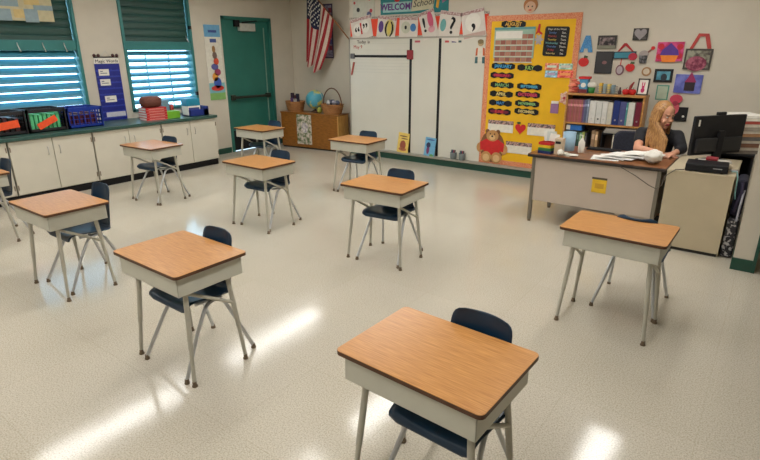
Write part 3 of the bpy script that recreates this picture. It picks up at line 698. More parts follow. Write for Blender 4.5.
# welcome banner and sheet above
bn_ = thing('welcome_banner', 'teal Welcome Back to School banner above the red header band', 'banner', (-4.87, YB, 2.375))
MB().box((-5.50, YB - .012, 2.345), (-4.235, YB - .003, 2.82)).build('sheet', mat('teal_banner', srgb(20, 120, 124), .5, var=.12, vscale=4), bn_, world=True)
text('WELCOME', .135, m_back(-5.17, YB - .014, 2.45), flat(srgb(96, 44, 124)), bn_, bold=.004)
MB().box((-5.45, YB - .0135, 2.375), (-4.90, YB - .0115, 2.525)).build('pale_panel', flat(srgb(150, 190, 190)), bn_, world=True)
MB().plate_xz(circle(-5.17, 2.575, .06, 16, .05), YB - .016, YB - .012).build('apple_print', M_RED, bn_, world=True)
MB().plate_xz([(-4.90, 2.375), (-4.50, 2.40), (-4.46, 2.62), (-4.86, 2.64)], YB - .016, YB - .012).build('paper_print', flat(srgb(196, 190, 160)), bn_, world=True)
text('School', .14, m_back(-4.68, YB - .018, 2.49, R(5)), flat(srgb(60, 60, 60)), bn_, shear=.3)
MB().plate_xz([(-4.45, 2.42), (-4.41, 2.40), (-4.36, 2.68), (-4.41, 2.70)], YB - .017, YB - .012).build('pencil_print', flat(srgb(226, 170, 50)), bn_, world=True)
MB().plate_xz([(-4.34, 2.47), (-4.25, 2.52), (-4.25, 2.60), (-4.35, 2.55)], YB - .016, YB - .012).build('eraser_print', flat(srgb(150, 110, 140)), bn_, world=True)
ws = thing('paper_sheet', 'pale sheet with red dots above the left end of the red band', 'poster', (-5.86, YB, 2.31))
MB().box((-6.09, YB - .010, 2.32), (-5.63, YB - .003, 2.80)).build('sheet', flat(srgb(190, 190, 176)), ws, world=True)
for (x, z, r, c_) in ((-6.05, 2.55, .022, (190, 70, 70)), (-5.73, 2.60, .025, (190, 60, 60)), (-5.97, 2.44, .035, (40, 40, 44)), (-5.70, 2.42, .03, (190, 70, 80)), (-5.74, 2.36, .05, (80, 90, 130))):
    MB().plate_xz(circle(x, z, r, 12), YB - .013, YB - .010).build('dot_print', flat(srgb(*c_)), ws, world=True)

# child figures stuck at the whiteboard's right end
kd = thing('paper_doll', 'small paper child in a white and red coat at the right edge of the whiteboard', 'decoration', (-3.655, YB, 1.63))
DX = -3.66
MB().plate_xz(circle(DX, 1.895, .045, 14), YB - .028, YB - .021).build('head', flat(srgb(176, 150, 110)), kd, world=True)
MB().plate_xz(circle(DX, 1.915, .048, 14, .032), YB - .031, YB - .028).build('hair', flat(srgb(120, 104, 70)), kd, world=True)
MB().plate_xz([(DX - .05, 1.64), (DX + .05, 1.64), (DX + .045, 1.83), (DX + .02, 1.845), (DX - .02, 1.845), (DX - .045, 1.83)], YB - .027, YB - .021).build('coat', flat(srgb(214, 206, 190)), kd, world=True)
for q in (-1, 1): MB().plate_xz([(DX + q * .04, 1.83), (DX + q * .065, 1.82), (DX + q * .075, 1.72), (DX + q * .045, 1.72)], YB - .030, YB - .021).build('sleeve', flat(srgb(206, 100, 56)), kd, world=True)
for q in (-1, 1): MB().plate_xz([(DX + q * .035, 1.70), (DX + q * .075, 1.70), (DX + q * .08, 1.61), (DX + q * .04, 1.61)], YB - .032, YB - .021).build('trouser_leg', flat(srgb(66, 104, 110)), kd, world=True)

# things leaning on the ledge
def ledge_book(x0, x1, h, m_, label, art):
    zb = .135
    b = thing('picture_book', label, 'book', ((x0 + x1) / 2, 7.40, zb), 0, 'books on the board ledge')
    Mx = Matrix.Translation(((x0 + x1) / 2, 7.385, zb)) @ Matrix.Rotation(R(-6), 4, 'X') @ Matrix.Rotation(R(4), 4, 'Y')
    w = (x1 - x0) / 2
    MB().box((-w, 0, 0), (w, .012, h), 0, Mx).build('cover', m_, b, world=True)
    for (cx, cz, rx, rz, c_) in art: MB().plate_xz([(x, z) for x, z in circle(cx, cz, rx, 12, rz)], -.003, 0, 0, Mx).build('cover_print', flat(srgb(*c_)), b, world=True)
    return b
ledge_book(-5.115, -4.895, .335, flat(srgb(226, 196, 100)), 'yellow picture book leaning on the ledge left of a black strip', [(0, .13, .06, .08, (150, 80, 60)), (0, .06, .08, .03, (180, 110, 70)), (-.0, .28, .08, .012, (120, 90, 60)), (.02, .24, .07, .010, (120, 90, 60))])
ledge_book(-4.57, -4.37, .305, flat(srgb(110, 170, 204)), 'light blue picture book leaning on the ledge between the black strips', [(-.03, .18, .04, .045, (40, 44, 80)), (-.03, .10, .028, .07, (120, 50, 100)), (.05, .02, .04, .02, (90, 150, 90)), (.0, .27, .08, .012, (70, 100, 150))])
for k, x in enumerate((-4.02, -3.865)):
    h = thing('supply_cup', '%s small grey mesh cup of markers on the ledge under the whiteboard' % ('left' if k == 0 else 'right'), 'cup', (x, 7.41, .135), 0, 'marker cups on the ledge')
    MB().lathe([(.042, 0), (.05, .01), (.055, .11), (.05, .11), (.045, .012), (0, .01)], n=16).build('cup', flat(srgb(110, 118, 116), .4), h)
    for q, c_ in enumerate(((60, 90, 80), (40, 60, 110), (170, 60, 70), (50, 50, 54))):
        single(MB().tube([(x - .02 + .013 * q, 7.40 + .01 * (q % 2), .15), (x - .032 + .021 * q, 7.405, .285)], .008, 6), 'marker', flat(srgb(*c_)), '%s marker standing in the %s mesh cup on the ledge' % (['green', 'blue', 'red', 'black'][q], 'left' if k == 0 else 'right'), 'marker', 'markers in the ledge cups')

# ================================================================== yellow bulletin board
yb = thing('bulletin_board', 'large yellow bulletin board with a red dotted paper border', 'bulletin board', (-2.9, YB, .14))
MB().box((-3.57, YB - .012, .137), (-2.25, YB - .003, 2.255)).build('backing', M_YEL, yb, world=True)
M_BORD = mat('dotted_red_border', srgb(204, 100, 66), .6, vscale=150, col2=srgb(226, 164, 120), lo=.42, hi=.58)
for (a, b, c_, d_) in ((-3.585, -3.51, .137, 2.26), (-2.312, -2.237, .137, 2.26), (-3.51, -2.312, 2.185, 2.26), (-3.51, -2.312, .137, .205)): MB().box((a, YB - .016, c_), (b, YB - .004, d_)).build('border_strip', M_BORD, yb, world=True)
YY = YB - .017
def on_board(px, py): return on_y(px, py, YY)
MON = [(503.3, 66.2, 'JANUARY', (60, 150, 190)), (502, 75.4, 'FEBRUARY', (190, 40, 70)), (502, 85, 'MARCH', (120, 170, 110)), (501.3, 94, 'APRIL', (220, 200, 120)), (500.4, 103, 'MAY', (60, 130, 190)), (499.3, 111.6, 'JUNE', (200, 50, 60)),
       (529.6, 67.8, 'JULY', (150, 190, 90)), (529.2, 86.6, 'SEPTEMBER', (70, 160, 190)), (527.6, 94.7, 'OCTOBER', (200, 60, 90)), (527, 103.7, 'NOVEMBER', (130, 180, 110)), (526.3, 111.6, 'DECEMBER', (220, 200, 130)), (513.6, 24.2, 'AUGUST', (220, 170, 70))]
for (px, py, s, c_) in MON:
    p = on_board(px, py)
    t_ = thing('month_label', 'black pencil-shaped label reading %s on the yellow board' % s, 'label', (p.x, YY, p.z - .05), 0, 'month labels')
    Mx = m_back(p.x, YY, p.z, R(-1.5))
    m = MB(); pts = []
    for k in range(41):
        x = -.18 + .36 * k / 40; u = x / .18; hh = .036 + .008 * math.cos(u * math.pi * 3) * (1 if abs(u) < .98 else .4)
        if abs(u) > .97: hh *= .7
        pts.append((x, hh))
    outline = pts + [(x, -h_) for x, h_ in reversed(pts)]
    m.plate_xy(outline, 0, .004, 0, Mx).build('plate', M_BLACK, t_, world=True)
    if c_[0] > 180 and c_[1] < 80: MB().plate_xy([(x * .8, h_ * .5) for x, h_ in outline], .004, .005, 0, Mx).build('color_band', flat(srgb(120, 24, 50)), t_, world=True)
    text(s, .062 if len(s) < 8 else .05, Mx @ Matrix.Translation((0, -.002, .007)), flat(srgb(*c_)), t_, bold=.002)
def rect_on(px0, px1, py0, py1):
    a = on_board(px0, py0); b = on_board(px1, py1); return a.x, b.x, b.z, a.z
x0, x1, z0, z1 = -3.45, -2.85, 1.685, 2.10
cal = thing('calendar_chart', 'teal-edged pocket calendar grid with rows of red day cards', 'calendar', ((x0 + x1) / 2, YY, z0))
MB().box((x0, YY - .006, z0), (x1, YY, z1)).build('backing', flat(srgb(150, 180, 160)), cal, world=True)
MB().box((x0 + .02, YY - .008, z1 - .15), (x0 + .42, YY - .006, z1 - .05)).build('title_card', M_WHITE, cal, world=True)
MB().box((x0, YY - .009, z1 - .03), (x1, YY - .006, z1)).build('header_strip', flat(srgb(90, 150, 150)), cal, world=True)
cw = (x1 - x0 - .04) / 7
for r in range(5):
    for c in range(7):
        if r == 0 and c < 5: continue
        zz = z1 - .145 - r * .077 + .02
        MB().box((x0 + .022 + cw * c, YY - .009, zz - .03), (x0 + .016 + cw * (c + 1), YY - .006, zz + .03)).build('day_card', flat(srgb(*[(150, 90, 76), (170, 120, 100)][(r + c) % 2])), cal, world=True)
for r in range(5): MB().box((x0 + .01, YY - .0105, z1 - .175 - r * .077 + .008), (x1 - .01, YY - .009, z1 - .175 - r * .077 + .022)).build('pocket_edge', flat(srgb(196, 200, 180)), cal, world=True)

ch = thing('days_chart', 'black rounded days of the week chart with colored words', 'chart', (-2.55, YY, 1.72))
Mc = m_back(-2.553, YY, 1.905, R(-2))
MB().plate_xy(round_rect(-.165, .165, -.19, .19, .03), 0, .004, 0, Mc).build('sheet', M_BLACK, ch, world=True)
for k, (s, s2, c_) in enumerate([('Days of the Week', '', (220, 214, 200)), ('Sunday', 'Sun.', (90, 130, 190)), ('Monday', 'Mon.', (190, 70, 70)), ('Tuesday', 'Tues.', (220, 190, 70)), ('Wednesday', 'Wed.', (120, 190, 190)), ('Thursday', 'Thurs.', (90, 130, 190)), ('Friday', 'Fri.', (200, 70, 80)), ('Saturday', 'Sat.', (220, 200, 120))]):
    zz = .155 - .044 * k
    if s2 == '': text(s, .034, Mc @ Matrix.Translation((0, zz, .006)), flat(srgb(*c_)), ch)
    else:
        text(s, .036, Mc @ Matrix.Translation((-.055, zz, .006)), flat(srgb(*c_)), ch); text(s2, .036, Mc @ Matrix.Translation((.10, zz, .006)), M_WHITE, ch)

def heart(cx, cz, r, n=28):
    return [(cx + r * .95 * (math.sin(2 * math.pi * k / n) ** 3), cz + r * (.8125 * math.cos(2 * math.pi * k / n) - .3125 * math.cos(4 * math.pi * k / n) - .125 * math.cos(6 * math.pi * k / n) - .0625 * math.cos(8 * math.pi * k / n))) for k in range(n)]
p = on_board(539.3, 31); rb = thing('hanging_ornament', 'red ribbon with a grey flower tag right of the calendar', 'ornament', (p.x, YY, 1.82))
MB().plate_xz([(p.x - .012, p.z + .09), (p.x + .012, p.z + .09), (p.x + .01, p.z + .0), (p.x + .05, p.z - .03), (p.x + .04, p.z - .05), (p.x - .01, p.z - .02), (p.x - .05, p.z - .045), (p.x - .03, p.z - .0)], YY - .006, YY).build('ribbon', M_RED, rb, world=True)
q = on_board(538.8, 39.5)
MB().plate_xz([(q.x + (.05 + .016 * math.cos(6 * a)) * math.cos(a), q.z + (.06 + .016 * math.cos(6 * a)) * math.sin(a)) for a in [2 * math.pi * k / 36 for k in range(36)]], YY - .008, YY).build('flower_tag', flat(srgb(170, 160, 160)), rb, world=True)
for k, (px, py, lab) in enumerate(((500.5, 126.3, 'left white caption card with patterned heading low on the yellow board'), (541, 130, 'right white caption card with patterned heading low on the yellow board'), (518.5, 148, 'lowest white caption card with patterned heading, right of the bear'))):
    p = on_board(px, py); w, h = .20, .085
    cc = thing('caption_card', lab, 'card', (p.x, YY, p.z - h), 0, 'caption cards')
    MB().box((p.x - w, YY - .005, p.z - h), (p.x + w, YY, p.z + h - .05)).build('sheet', flat(srgb(224, 218, 204)), cc, world=True)
    MB().box((p.x - w, YY - .006, p.z + h - .055), (p.x + w, YY, p.z + h)).build('heading_strip', mat('plaid_heading', srgb(90, 80, 80), .6, vscale=50, col2=srgb(190, 150, 140), lo=.44, hi=.56), cc, world=True)
p = on_board(520.4, 128.6)
hh = thing('paper_heart', 'red paper apple-like heart between two caption cards', 'decoration', (p.x, YY, p.z - .09))
MB().plate_xz(heart(p.x, p.z, .085), YY - .007, YY).build('heart', M_RED, hh, world=True); MB().plate_xz(circle(p.x - .03, p.z + .08, .03, 10, .015), YY - .008, YY).build('leaf', flat(srgb(50, 80, 40)), hh, world=True)
for k, (px0, px1, py0, py1, c_, lab) in enumerate(((545.5, 558.5, 63, 70, (206, 110, 80), 'orange-pink greeting card, upper left of four by the black chart'), (559.5, 572.5, 63.5, 69.5, (140, 176, 160), 'pale teal greeting card, upper right of four'), (545.5, 557, 70.5, 77.5, (120, 170, 190), 'light blue greeting card, lower left of four'), (558, 572.5, 70.5, 78, (214, 70, 54), 'bright red greeting card, lower right of four'))):
    a = on_board(px0, py0); b = on_board(px1, py1)
    gc = thing('greeting_card', lab + ' on the yellow board', 'card', ((a.x + b.x) / 2, YY, min(a.z, b.z)), 0, 'greeting cards')
    MB().box((a.x, YY - .006, b.z), (b.x, YY, a.z)).build('sheet', mat('card_%d' % k, srgb(*c_), .6, vscale=30, col2=srgb(*[min(255, v + 60) for v in c_]), lo=.45, hi=.6), gc, world=True)
    MB().box((a.x + .03, YY - .0075, (a.z + b.z) / 2 - .015), (b.x - .03, YY - .006, (a.z + b.z) / 2 + .015)).build('print', flat(srgb(*[(200, 220, 200), (210, 200, 190), (190, 160, 190), (240, 160, 90)][k])), gc, world=True)
p = on_board(554.6, 107)
pc_ = thing('note_card', 'small purple note with white top on the yellow board left of the bookcase', 'card', (p.x, YY, p.z - .08))
MB().box((p.x - .055, YY - .005, p.z - .085), (p.x + .055, YY, p.z + .045)).build('sheet', flat(srgb(150, 110, 150)), pc_, world=True); MB().box((p.x - .05, YY - .005, p.z + .045), (p.x + .05, YY, p.z + .08)).build('top_strip', M_WHITE, pc_, world=True)
p = on_board(564.5, 98)
fc = thing('flower_cutout', 'small pink and white flower cutout at the right border of the yellow board', 'decoration', (p.x, YY, p.z - .06))
MB().plate_xz([(p.x + (.06 + .012 * math.cos(5 * a)) * math.cos(a), p.z + (.08 + .012 * math.cos(5 * a)) * math.sin(a)) for a in [2 * math.pi * k / 30 for k in range(30)]], YY - .009, YY - .003).build('petals', mat('pink_floral', srgb(200, 120, 110), .6, vscale=40, col2=srgb(230, 210, 190)), fc, world=True)
MB().plate_xz(circle(p.x, p.z, .02, 10), YY - .011, YY - .003).build('center', flat(srgb(180, 60, 70)), fc, world=True)

# plain teddy bear cutout with a red jumper
br = thing('bear_cutout', 'brown paper teddy bear in a red jumper at the foot of the yellow board', 'decoration', (-3.36, YB, .165))
YBR = YY - .004; F_ = flat(srgb(190, 140, 84)); D_ = flat(srgb(128, 84, 48)); L_ = flat(srgb(214, 176, 124))
cx = -3.375
def plate(nm, pts, d, m_): MB().plate_xz(pts, YBR - d, YBR).build(nm, m_, br, world=True)
plate('outline', circle(cx, .40, .20, 24, .24), .002, D_)
for sx in (-1, 1):
    plate('leg', circle(cx + sx * .085, .235, .085, 18, .085), .010, F_); plate('foot_pad', circle(cx + sx * .085, .225, .055, 16, .055), .013, L_)
    plate('arm', circle(cx + sx * .20, .37, .055, 14, .075), .008, F_)
    plate('ear', circle(cx + sx * .085, .625, .035, 12), .006, D_)
plate('jumper', [(cx - .20, .45), (cx - .10, .51), (cx + .10, .51), (cx + .20, .45), (cx + .19, .33), (cx + .13, .34), (cx + .12, .27), (cx - .12, .27), (cx - .13, .34), (cx - .19, .33)], .009, M_RED)
plate('head', circle(cx, .565, .10, 20, .085), .011, F_); plate('muzzle', circle(cx, .54, .05, 14, .04), .014, L_); plate('nose', circle(cx, .558, .017, 10, .012), .017, M_BLACK)
for sx in (-1, 1): plate('eye', circle(cx + sx * .035, .592, .010, 8), .014, M_BLACK)
hd = thing('girl_cutout', 'small paper face with orange hair stuck above the yellow board', 'decoration', (-2.93, YB, 2.26))
p = on_y(530.5, 6.5, YB - .01)
MB().plate_xz(circle(p.x, p.z + .02, .10, 20, .095), YB - .012, YB - .004).build('hair', flat(srgb(170, 110, 60)), hd, world=True)
MB().plate_xz(circle(p.x, p.z - .01, .075, 18, .075), YB - .016, YB - .012).build('face', flat(srgb(206, 170, 140)), hd, world=True)
for sx in (-1, 1): MB().plate_xz(circle(p.x + sx * .028, p.z, .010, 8), YB - .018, YB - .016).build('eye', M_BLACK, hd, world=True)
MB().plate_xz(circle(p.x, p.z - .045, .025, 10, .008), YB - .018, YB - .016).build('mouth', M_RED, hd, world=True)

# ================================================================== wall decorations right of the yellow board
YD = YB - .002
def pol(pxs, y=YD):
    return [(lambda p: (p.x, p.z))(on_y(a, b, y)) for a, b in pxs]
def rect(px0, px1, py0, py1, y=YD):
    a = on_y((px0 + px1) / 2, (py0 + py1) / 2, y); k = (on_y(px1, (py0 + py1) / 2, y).x - on_y(px0, (py0 + py1) / 2, y).x) / 2
    hgt = (on_y((px0 + px1) / 2, py0, y).z - on_y((px0 + px1) / 2, py1, y).z) / 2
    return a.x, a.z, k, hgt
def deco(name, label, cat, pts_list):
    """pts_list: (part name, outline in x,z, front depth, material)"""
    xs = [p[0] for q in pts_list for p in q[1]]; zs = [p[1] for q in pts_list for p in q[1]]
    t_ = thing(name, label, cat, ((min(xs) + max(xs)) / 2, YB, min(zs)))
    prev = 0
    for nm, pts, d, m_ in pts_list: MB().plate_xz(pts, YD - d, YD).build(nm, m_, t_, world=True)
    return t_
def rr(cx, cz, w, h, sc=1.0, rot=0):
    c_, s_ = math.cos(rot), math.sin(rot)
    return [(cx + (a * c_ - b * s_) * sc, cz + (a * s_ + b * c_) * sc) for a, b in ((-w, -h), (w, -h), (w, h), (-w, h))]
def photo(name, lo, hi, sc=18): return mat(name, srgb(*lo), .4, vscale=sc, col2=srgb(*hi), detail=4, lo=.42, hi=.62)

A = pol([(586.2, 35.5), (590.8, 35.5), (592.6, 52.3), (588.2, 52.3), (587.9, 48.5), (584.2, 48.5), (583.4, 52.3), (579.4, 52.3)])
deco('letter_decoration', 'glittery blue letter A hung right of the yellow board', 'letter', [('letter', A, .012, mat('blue_glitter', srgb(36, 100, 160), .35, vscale=120, col2=srgb(90, 160, 210)))])
def apple(px, py, r, label):
    p = on_y(px, py, YD); x, z = p.x, p.z
    body = [(x + r * (1 + .06 * math.cos(2 * a)) * math.cos(a), z + r * (.95 * math.sin(a) - (.14 if abs(a - math.pi / 2) < .4 else 0))) for a in [2 * math.pi * k / 28 for k in range(28)]]
    deco('wall_apple', label, 'decoration', [('apple', body, .018, M_RED), ('stem', [(x - .006, z + r * .7), (x + .006, z + r * .7), (x + .014, z + r * 1.35), (x + .002, z + r * 1.35)], .012, flat(srgb(60, 40, 30))), ('leaf', circle(x + .025, z + r * 1.05, .022, 10, .012), .014, flat(srgb(60, 90, 50)))])
apple(583.8, 62, .062, 'larger red wooden apple hung under the blue letter A')
apple(630.2, 67.5, .052, 'smaller red apple below the teal sign')
def frame(name, label, px, border, picmat, fmat, d=.02, rot=0, extra=()):
    x, z, w, h = rect(*px)
    return deco(name, label, 'picture', [('frame', rr(x, z, w, h, 1, rot), d, fmat), ('picture', rr(x, z, w - border, h - border, 1, rot), d + .003, picmat)] + [(n, f(x, z, w, h), dd, m_) for n, f, dd, m_ in extra])
M_DKF = flat(srgb(34, 30, 30), .4)
frame('framed_picture', 'dark framed photo with pale figures right of the letter A', (598, 616.5, 35.5, 48.8), .025, photo('photo_a', (30, 26, 30), (150, 130, 130)), flat(srgb(54, 50, 46)), extra=(('mat_strip', lambda x, z, w, h: rr(x, z - h + .022, w, .02), .025, flat(srgb(120, 120, 104))),))
frame('chalkboard_plaque', 'charcoal plaque with a small pink motif above the bookcase', (595.5, 612.6, 51.5, 73.5), .012, mat('charcoal_slate', srgb(50, 50, 52), .6, var=.12, vscale=9), flat(srgb(40, 40, 42)), extra=(('motif', lambda x, z, w, h: circle(x + .01, z, .03, 12, .022), .026, flat(srgb(130, 90, 90))),))
x, z, w, h = rect(613.8, 636, 51.5, 58.8)
ap = on_y(626, 44.8, YD)
deco('hanging_sign', 'teal wooden sign hung by a red ribbon with a small apple', 'sign', [('board', rr(x, z, w, h, 1, R(1)), .02, flat(srgb(40, 50, 60))), ('face', rr(x, z, w - .012, h - .012, 1, R(1)), .022, flat(srgb(56, 132, 150))),
      ('ribbon', [(x - w * .7, z + h), (x - w * .55, z + h), (ap.x, ap.z - .01), (x + w * .6, z + h), (x + w * .75, z + h), (ap.x + .01, ap.z + .02), (ap.x - .02, ap.z + .02)], .012, flat(srgb(170, 36, 40))), ('apple', circle(x + w * .75, z - h * .4, .05, 14, .045), .026, flat(srgb(176, 40, 60)))])
p = on_y(619.8, 70, YD)
deco('hanging_ornament', 'small grey oval ornament on a red string under the teal sign', 'ornament', [('string', [(p.x - .005, p.z + .06), (p.x + .005, p.z + .06), (p.x + .008, p.z + .15), (p.x, p.z + .15)], .006, M_RED), ('rim', circle(p.x, p.z, .05, 16, .065), .014, flat(srgb(120, 80, 90))), ('face', circle(p.x, p.z, .035, 14, .048), .017, flat(srgb(180, 166, 170)))])
frame('framed_picture', 'small dark photo with a grey heart, highest on the wall', (633.4, 648.2, 28.3, 40.3), .012, photo('photo_b', (40, 40, 36), (90, 84, 84)), flat(srgb(40, 38, 36)), extra=(('heart_print', lambda x, z, w, h: heart(x, z + .005, .075), .026, flat(srgb(150, 144, 146))),))
x, z, w, h = rect(639.3, 647.6, 52, 63.3)
s1 = on_y(653.4, 48, YD)
deco('jar_ornament', 'dark pail-shaped ornament with red-tipped stick on the wall', 'ornament', [('pail', [(x - w * .8, z - h), (x + w * .8, z - h), (x + w, z + h * .4), (x - w, z + h * .4)], .025, photo('pail_print', (30, 30, 34), (120, 120, 124), 30)), ('flower', circle(x, z + h * .6, .055, 12, .045), .02, flat(srgb(160, 150, 146))), ('stick', [(x + w * .3, z + h * .7), (x + w * .5, z + h * .5), (s1.x + .01, s1.z - .01), (s1.x, s1.z + .01)], .014, flat(srgb(120, 80, 70))), ('red_tip', circle(s1.x, s1.z, .022, 10), .02, M_RED)])
x, z, w, h = rect(657, 683.5, 42, 61.4)
deco('canvas_art', 'bright pink canvas with a purple and orange cupcake', 'picture', [('canvas', rr(x, z, w, h, 1, R(.5)), .025, photo('pink_canvas', (176, 30, 90), (214, 80, 140), 14)), ('cake_base', [(x - .07, z - .12), (x + .07, z - .12), (x + .10, z - .03), (x - .10, z - .03)], .029, flat(srgb(236, 130, 40))), ('frosting', [(x - .105, z - .04), (x + .105, z - .04), (x + .085, z + .02), (x + .04, z + .06), (x, z + .10), (x - .04, z + .06), (x - .085, z + .02)], .032, flat(srgb(84, 50, 140)))] + [('circle_print', circle(x + a * w, z + b * h, .035, 12), .028, flat(srgb(190, 30, 50))) for a, b in ((-.72, .55), (-.74, -.5), (.72, .5), (.74, -.45))])
x, z, w, h = rect(684.2, 711.5, 48.8, 69.7)
deco('framed_picture', 'dark framed group photo hung by a wide red ribbon', 'picture', [('frame', rr(x, z, w, h, 1, R(-1)), .02, flat(srgb(60, 54, 48))), ('picture', rr(x, z, w - .02, h - .02, 1, R(-1)), .023, photo('photo_c', (70, 60, 54), (150, 150, 130), 16)), ('people_print', circle(x - .01, z - .05, .11, 14, .085), .025, photo('photo_c2', (110, 30, 60), (170, 90, 110), 24)),
      ('ribbon', [(x - w * .75, z + h), (x - w * .5, z + h), (x - w * .1, z + h + .135), (x + w * .25, z + h + .135), (x + w * .55, z + h), (x + w * .85, z + h), (x + w * .5, z + h + .165), (x - w * .25, z + h + .17)], .014, flat(srgb(176, 60, 54)))])
frame('framed_picture', 'black framed photo with a teal background', (654.3, 672.8, 69, 82.2), .028, photo('photo_d', (60, 120, 140), (110, 180, 200), 8), flat(srgb(14, 14, 16)), extra=(('figure_print', lambda x, z, w, h: circle(x + .01, z - .02, .035, 12, .045), .026, flat(srgb(40, 50, 60))),))
frame('paper_sheet', 'pale green bordered paper on the wall left of the blue cupcake sheet', (656, 668.5, 85, 100), .014, flat(srgb(178, 190, 166)), flat(srgb(90, 150, 130)), d=.006)
x, z, w, h = rect(674.5, 701.8, 74.5, 93.2)
deco('canvas_art', 'blue-lilac canvas with a dark cupcake and pink frosting', 'picture', [('canvas', rr(x, z, w, h, 1, R(-1)), .02, photo('lilac_canvas', (84, 92, 170), (120, 126, 200), 9)), ('cake_base', rr(x + .02, z - .03, .055, .05), .024, flat(srgb(40, 26, 34))), ('frosting', [(x - .04, z + .02), (x + .085, z + .02), (x + .06, z + .07), (x + .02, z + .14), (x - .01, z + .07)], .026, flat(srgb(150, 40, 90)))])
x, z, w, h = rect(672, 687.5, 107, 121)
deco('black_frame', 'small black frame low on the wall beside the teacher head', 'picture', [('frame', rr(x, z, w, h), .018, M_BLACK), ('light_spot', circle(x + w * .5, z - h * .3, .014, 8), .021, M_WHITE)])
p = on_y(675.5, 104, YD)
deco('bow_decoration', 'pink fabric bow on the wall above the small black frame', 'decoration', [('bow_loop', circle(p.x, p.z + .06, .07, 12, .055), .03, flat(srgb(196, 60, 84))), ('bow_tail', circle(p.x - .01, p.z - .05, .06, 12, .08), .024, flat(srgb(206, 90, 104))), ('knot', circle(p.x, p.z + .01, .03, 10), .036, flat(srgb(150, 40, 64)))])

# ================================================================== bookcase behind the teacher
BX0, BX1, BY0, BY1 = -2.235, -1.285, 7.14, 7.36
bc = thing('bookcase', 'oak open bookcase of binders behind the teacher desk', 'bookcase', ((BX0 + BX1) / 2, (BY0 + BY1) / 2, 0))
t = .022
MB().box((BX0, BY0, 0), (BX0 + t, BY1, 1.24)).build('side_panel', M_SHELFW, bc, world=True); MB().box((BX1 - t, BY0, 0), (BX1, BY1, 1.24)).build('side_panel', M_SHELFW, bc, world=True)
MB().box((BX0 - .006, BY0 - .008, 1.24), (BX1 + .006, BY1, 1.266)).build('top', M_SHELFW, bc, world=True, bevel=.003)
for z in (.872, .50, .10): MB().box((BX0 + t, BY0, z), (BX1 - t, BY1 - .01, z + .022)).build('shelf', M_SHELFW, bc, world=True)
MB().box((BX0 + t, BY1 - .01, .02), (BX1 - t, BY1, 1.24)).build('back_panel', flat(srgb(60, 40, 24)), bc, world=True)
MB().box((BX0 + t, BY0 + .01, 0), (BX1 - t, BY0 + .03, .1)).build('kick_board', M_SHELFW, bc, world=True)
ux = lambda q: BX0 + t + (BX1 - BX0 - 2 * t) * (q - 75) / 625
SP = [(75 + 13.5 * k, 75 + 13.5 * (k + 1), (150 + 8 * (k % 3), 86 + 10 * (k % 2), 80 + 8 * (k % 3)), .29) for k in range(10)] + [(210, 222, (110, 70, 110), .29), (222, 236, (96, 96, 130), .295), (236, 250, (80, 90, 116), .30), (250, 266, (130, 140, 160), .30)]
SP += [(270, 328, (214, 212, 206), .285), (330, 378, (206, 206, 200), .285), (380, 423, (214, 212, 206), .285), (425, 468, (200, 194, 178), .275), (470, 524, (24, 46, 112), .30), (526, 574, (76, 80, 130), .29), (575, 586, (90, 160, 160), .28), (590, 644, (206, 206, 196), .285), (648, 696, (112, 26, 48), .29)]
LBL = {14: 'first white binder from the left with black trim', 15: 'second white binder with a label ring', 16: 'third white binder, slightly narrower', 17: 'cream binder left of the navy one', 18: 'navy blue binder', 19: 'grey-violet binder right of the navy one', 20: 'thin teal book left of the last white binder', 21: 'last white binder, beside the maroon one', 22: 'maroon binder at the right end'}
ords = ['first', 'second', 'third', 'fourth', 'fifth', 'sixth', 'seventh', 'eighth', 'ninth', 'tenth']
for k, (a, b, c_, h) in enumerate(SP):
    x0, x1 = ux(a) + .001, ux(b) - .001; zb = .894
    if k < 10: lab = '%s slim brownish-red reader from the left on the upper bookcase shelf' % ords[k]
    elif k < 14: lab = ['slim plum reader right of the brownish-red ones', 'slim slate reader right of the plum one', 'slim dark slate reader, second of the slate ones', 'pale grey-blue reader left of the white binders'][k - 10] + ' on the upper shelf'
    else: lab = LBL[k] + ' on the upper bookcase shelf'
    o = thing('binder' if k >= 14 else 'book', lab, 'binder' if k >= 14 else 'book', ((x0 + x1) / 2, BY0 + .1, zb), 0, 'binders on the upper shelf' if k >= 14 else 'slim readers on the upper shelf')
    if k >= 14 and k != 20:
        MB().box((x0, BY0 + .015, zb), (x1, BY0 + .205, zb + h)).build('cover', flat(srgb(*c_), .4), o, world=True, bevel=.004)
        MB().plate_xz(circle((x0 + x1) / 2, zb + .06, .011, 10), BY0 + .012, BY0 + .016).build('finger_ring', M_STEEL if k != 15 else M_BLACK, o, world=True)
    else:
        MB().box((x0, BY0 + .02, zb), (x1, BY0 + .20, zb + h)).build('cover', flat(srgb(*c_)), o, world=True, bevel=.0015)
        MB().box((x0 + .001, BY0 + .018, zb + h * .7), (x1 - .001, BY0 + .021, zb + h * .8)).build('spine_label', flat(srgb(*[min(255, v + 60) for v in c_])), o, world=True)
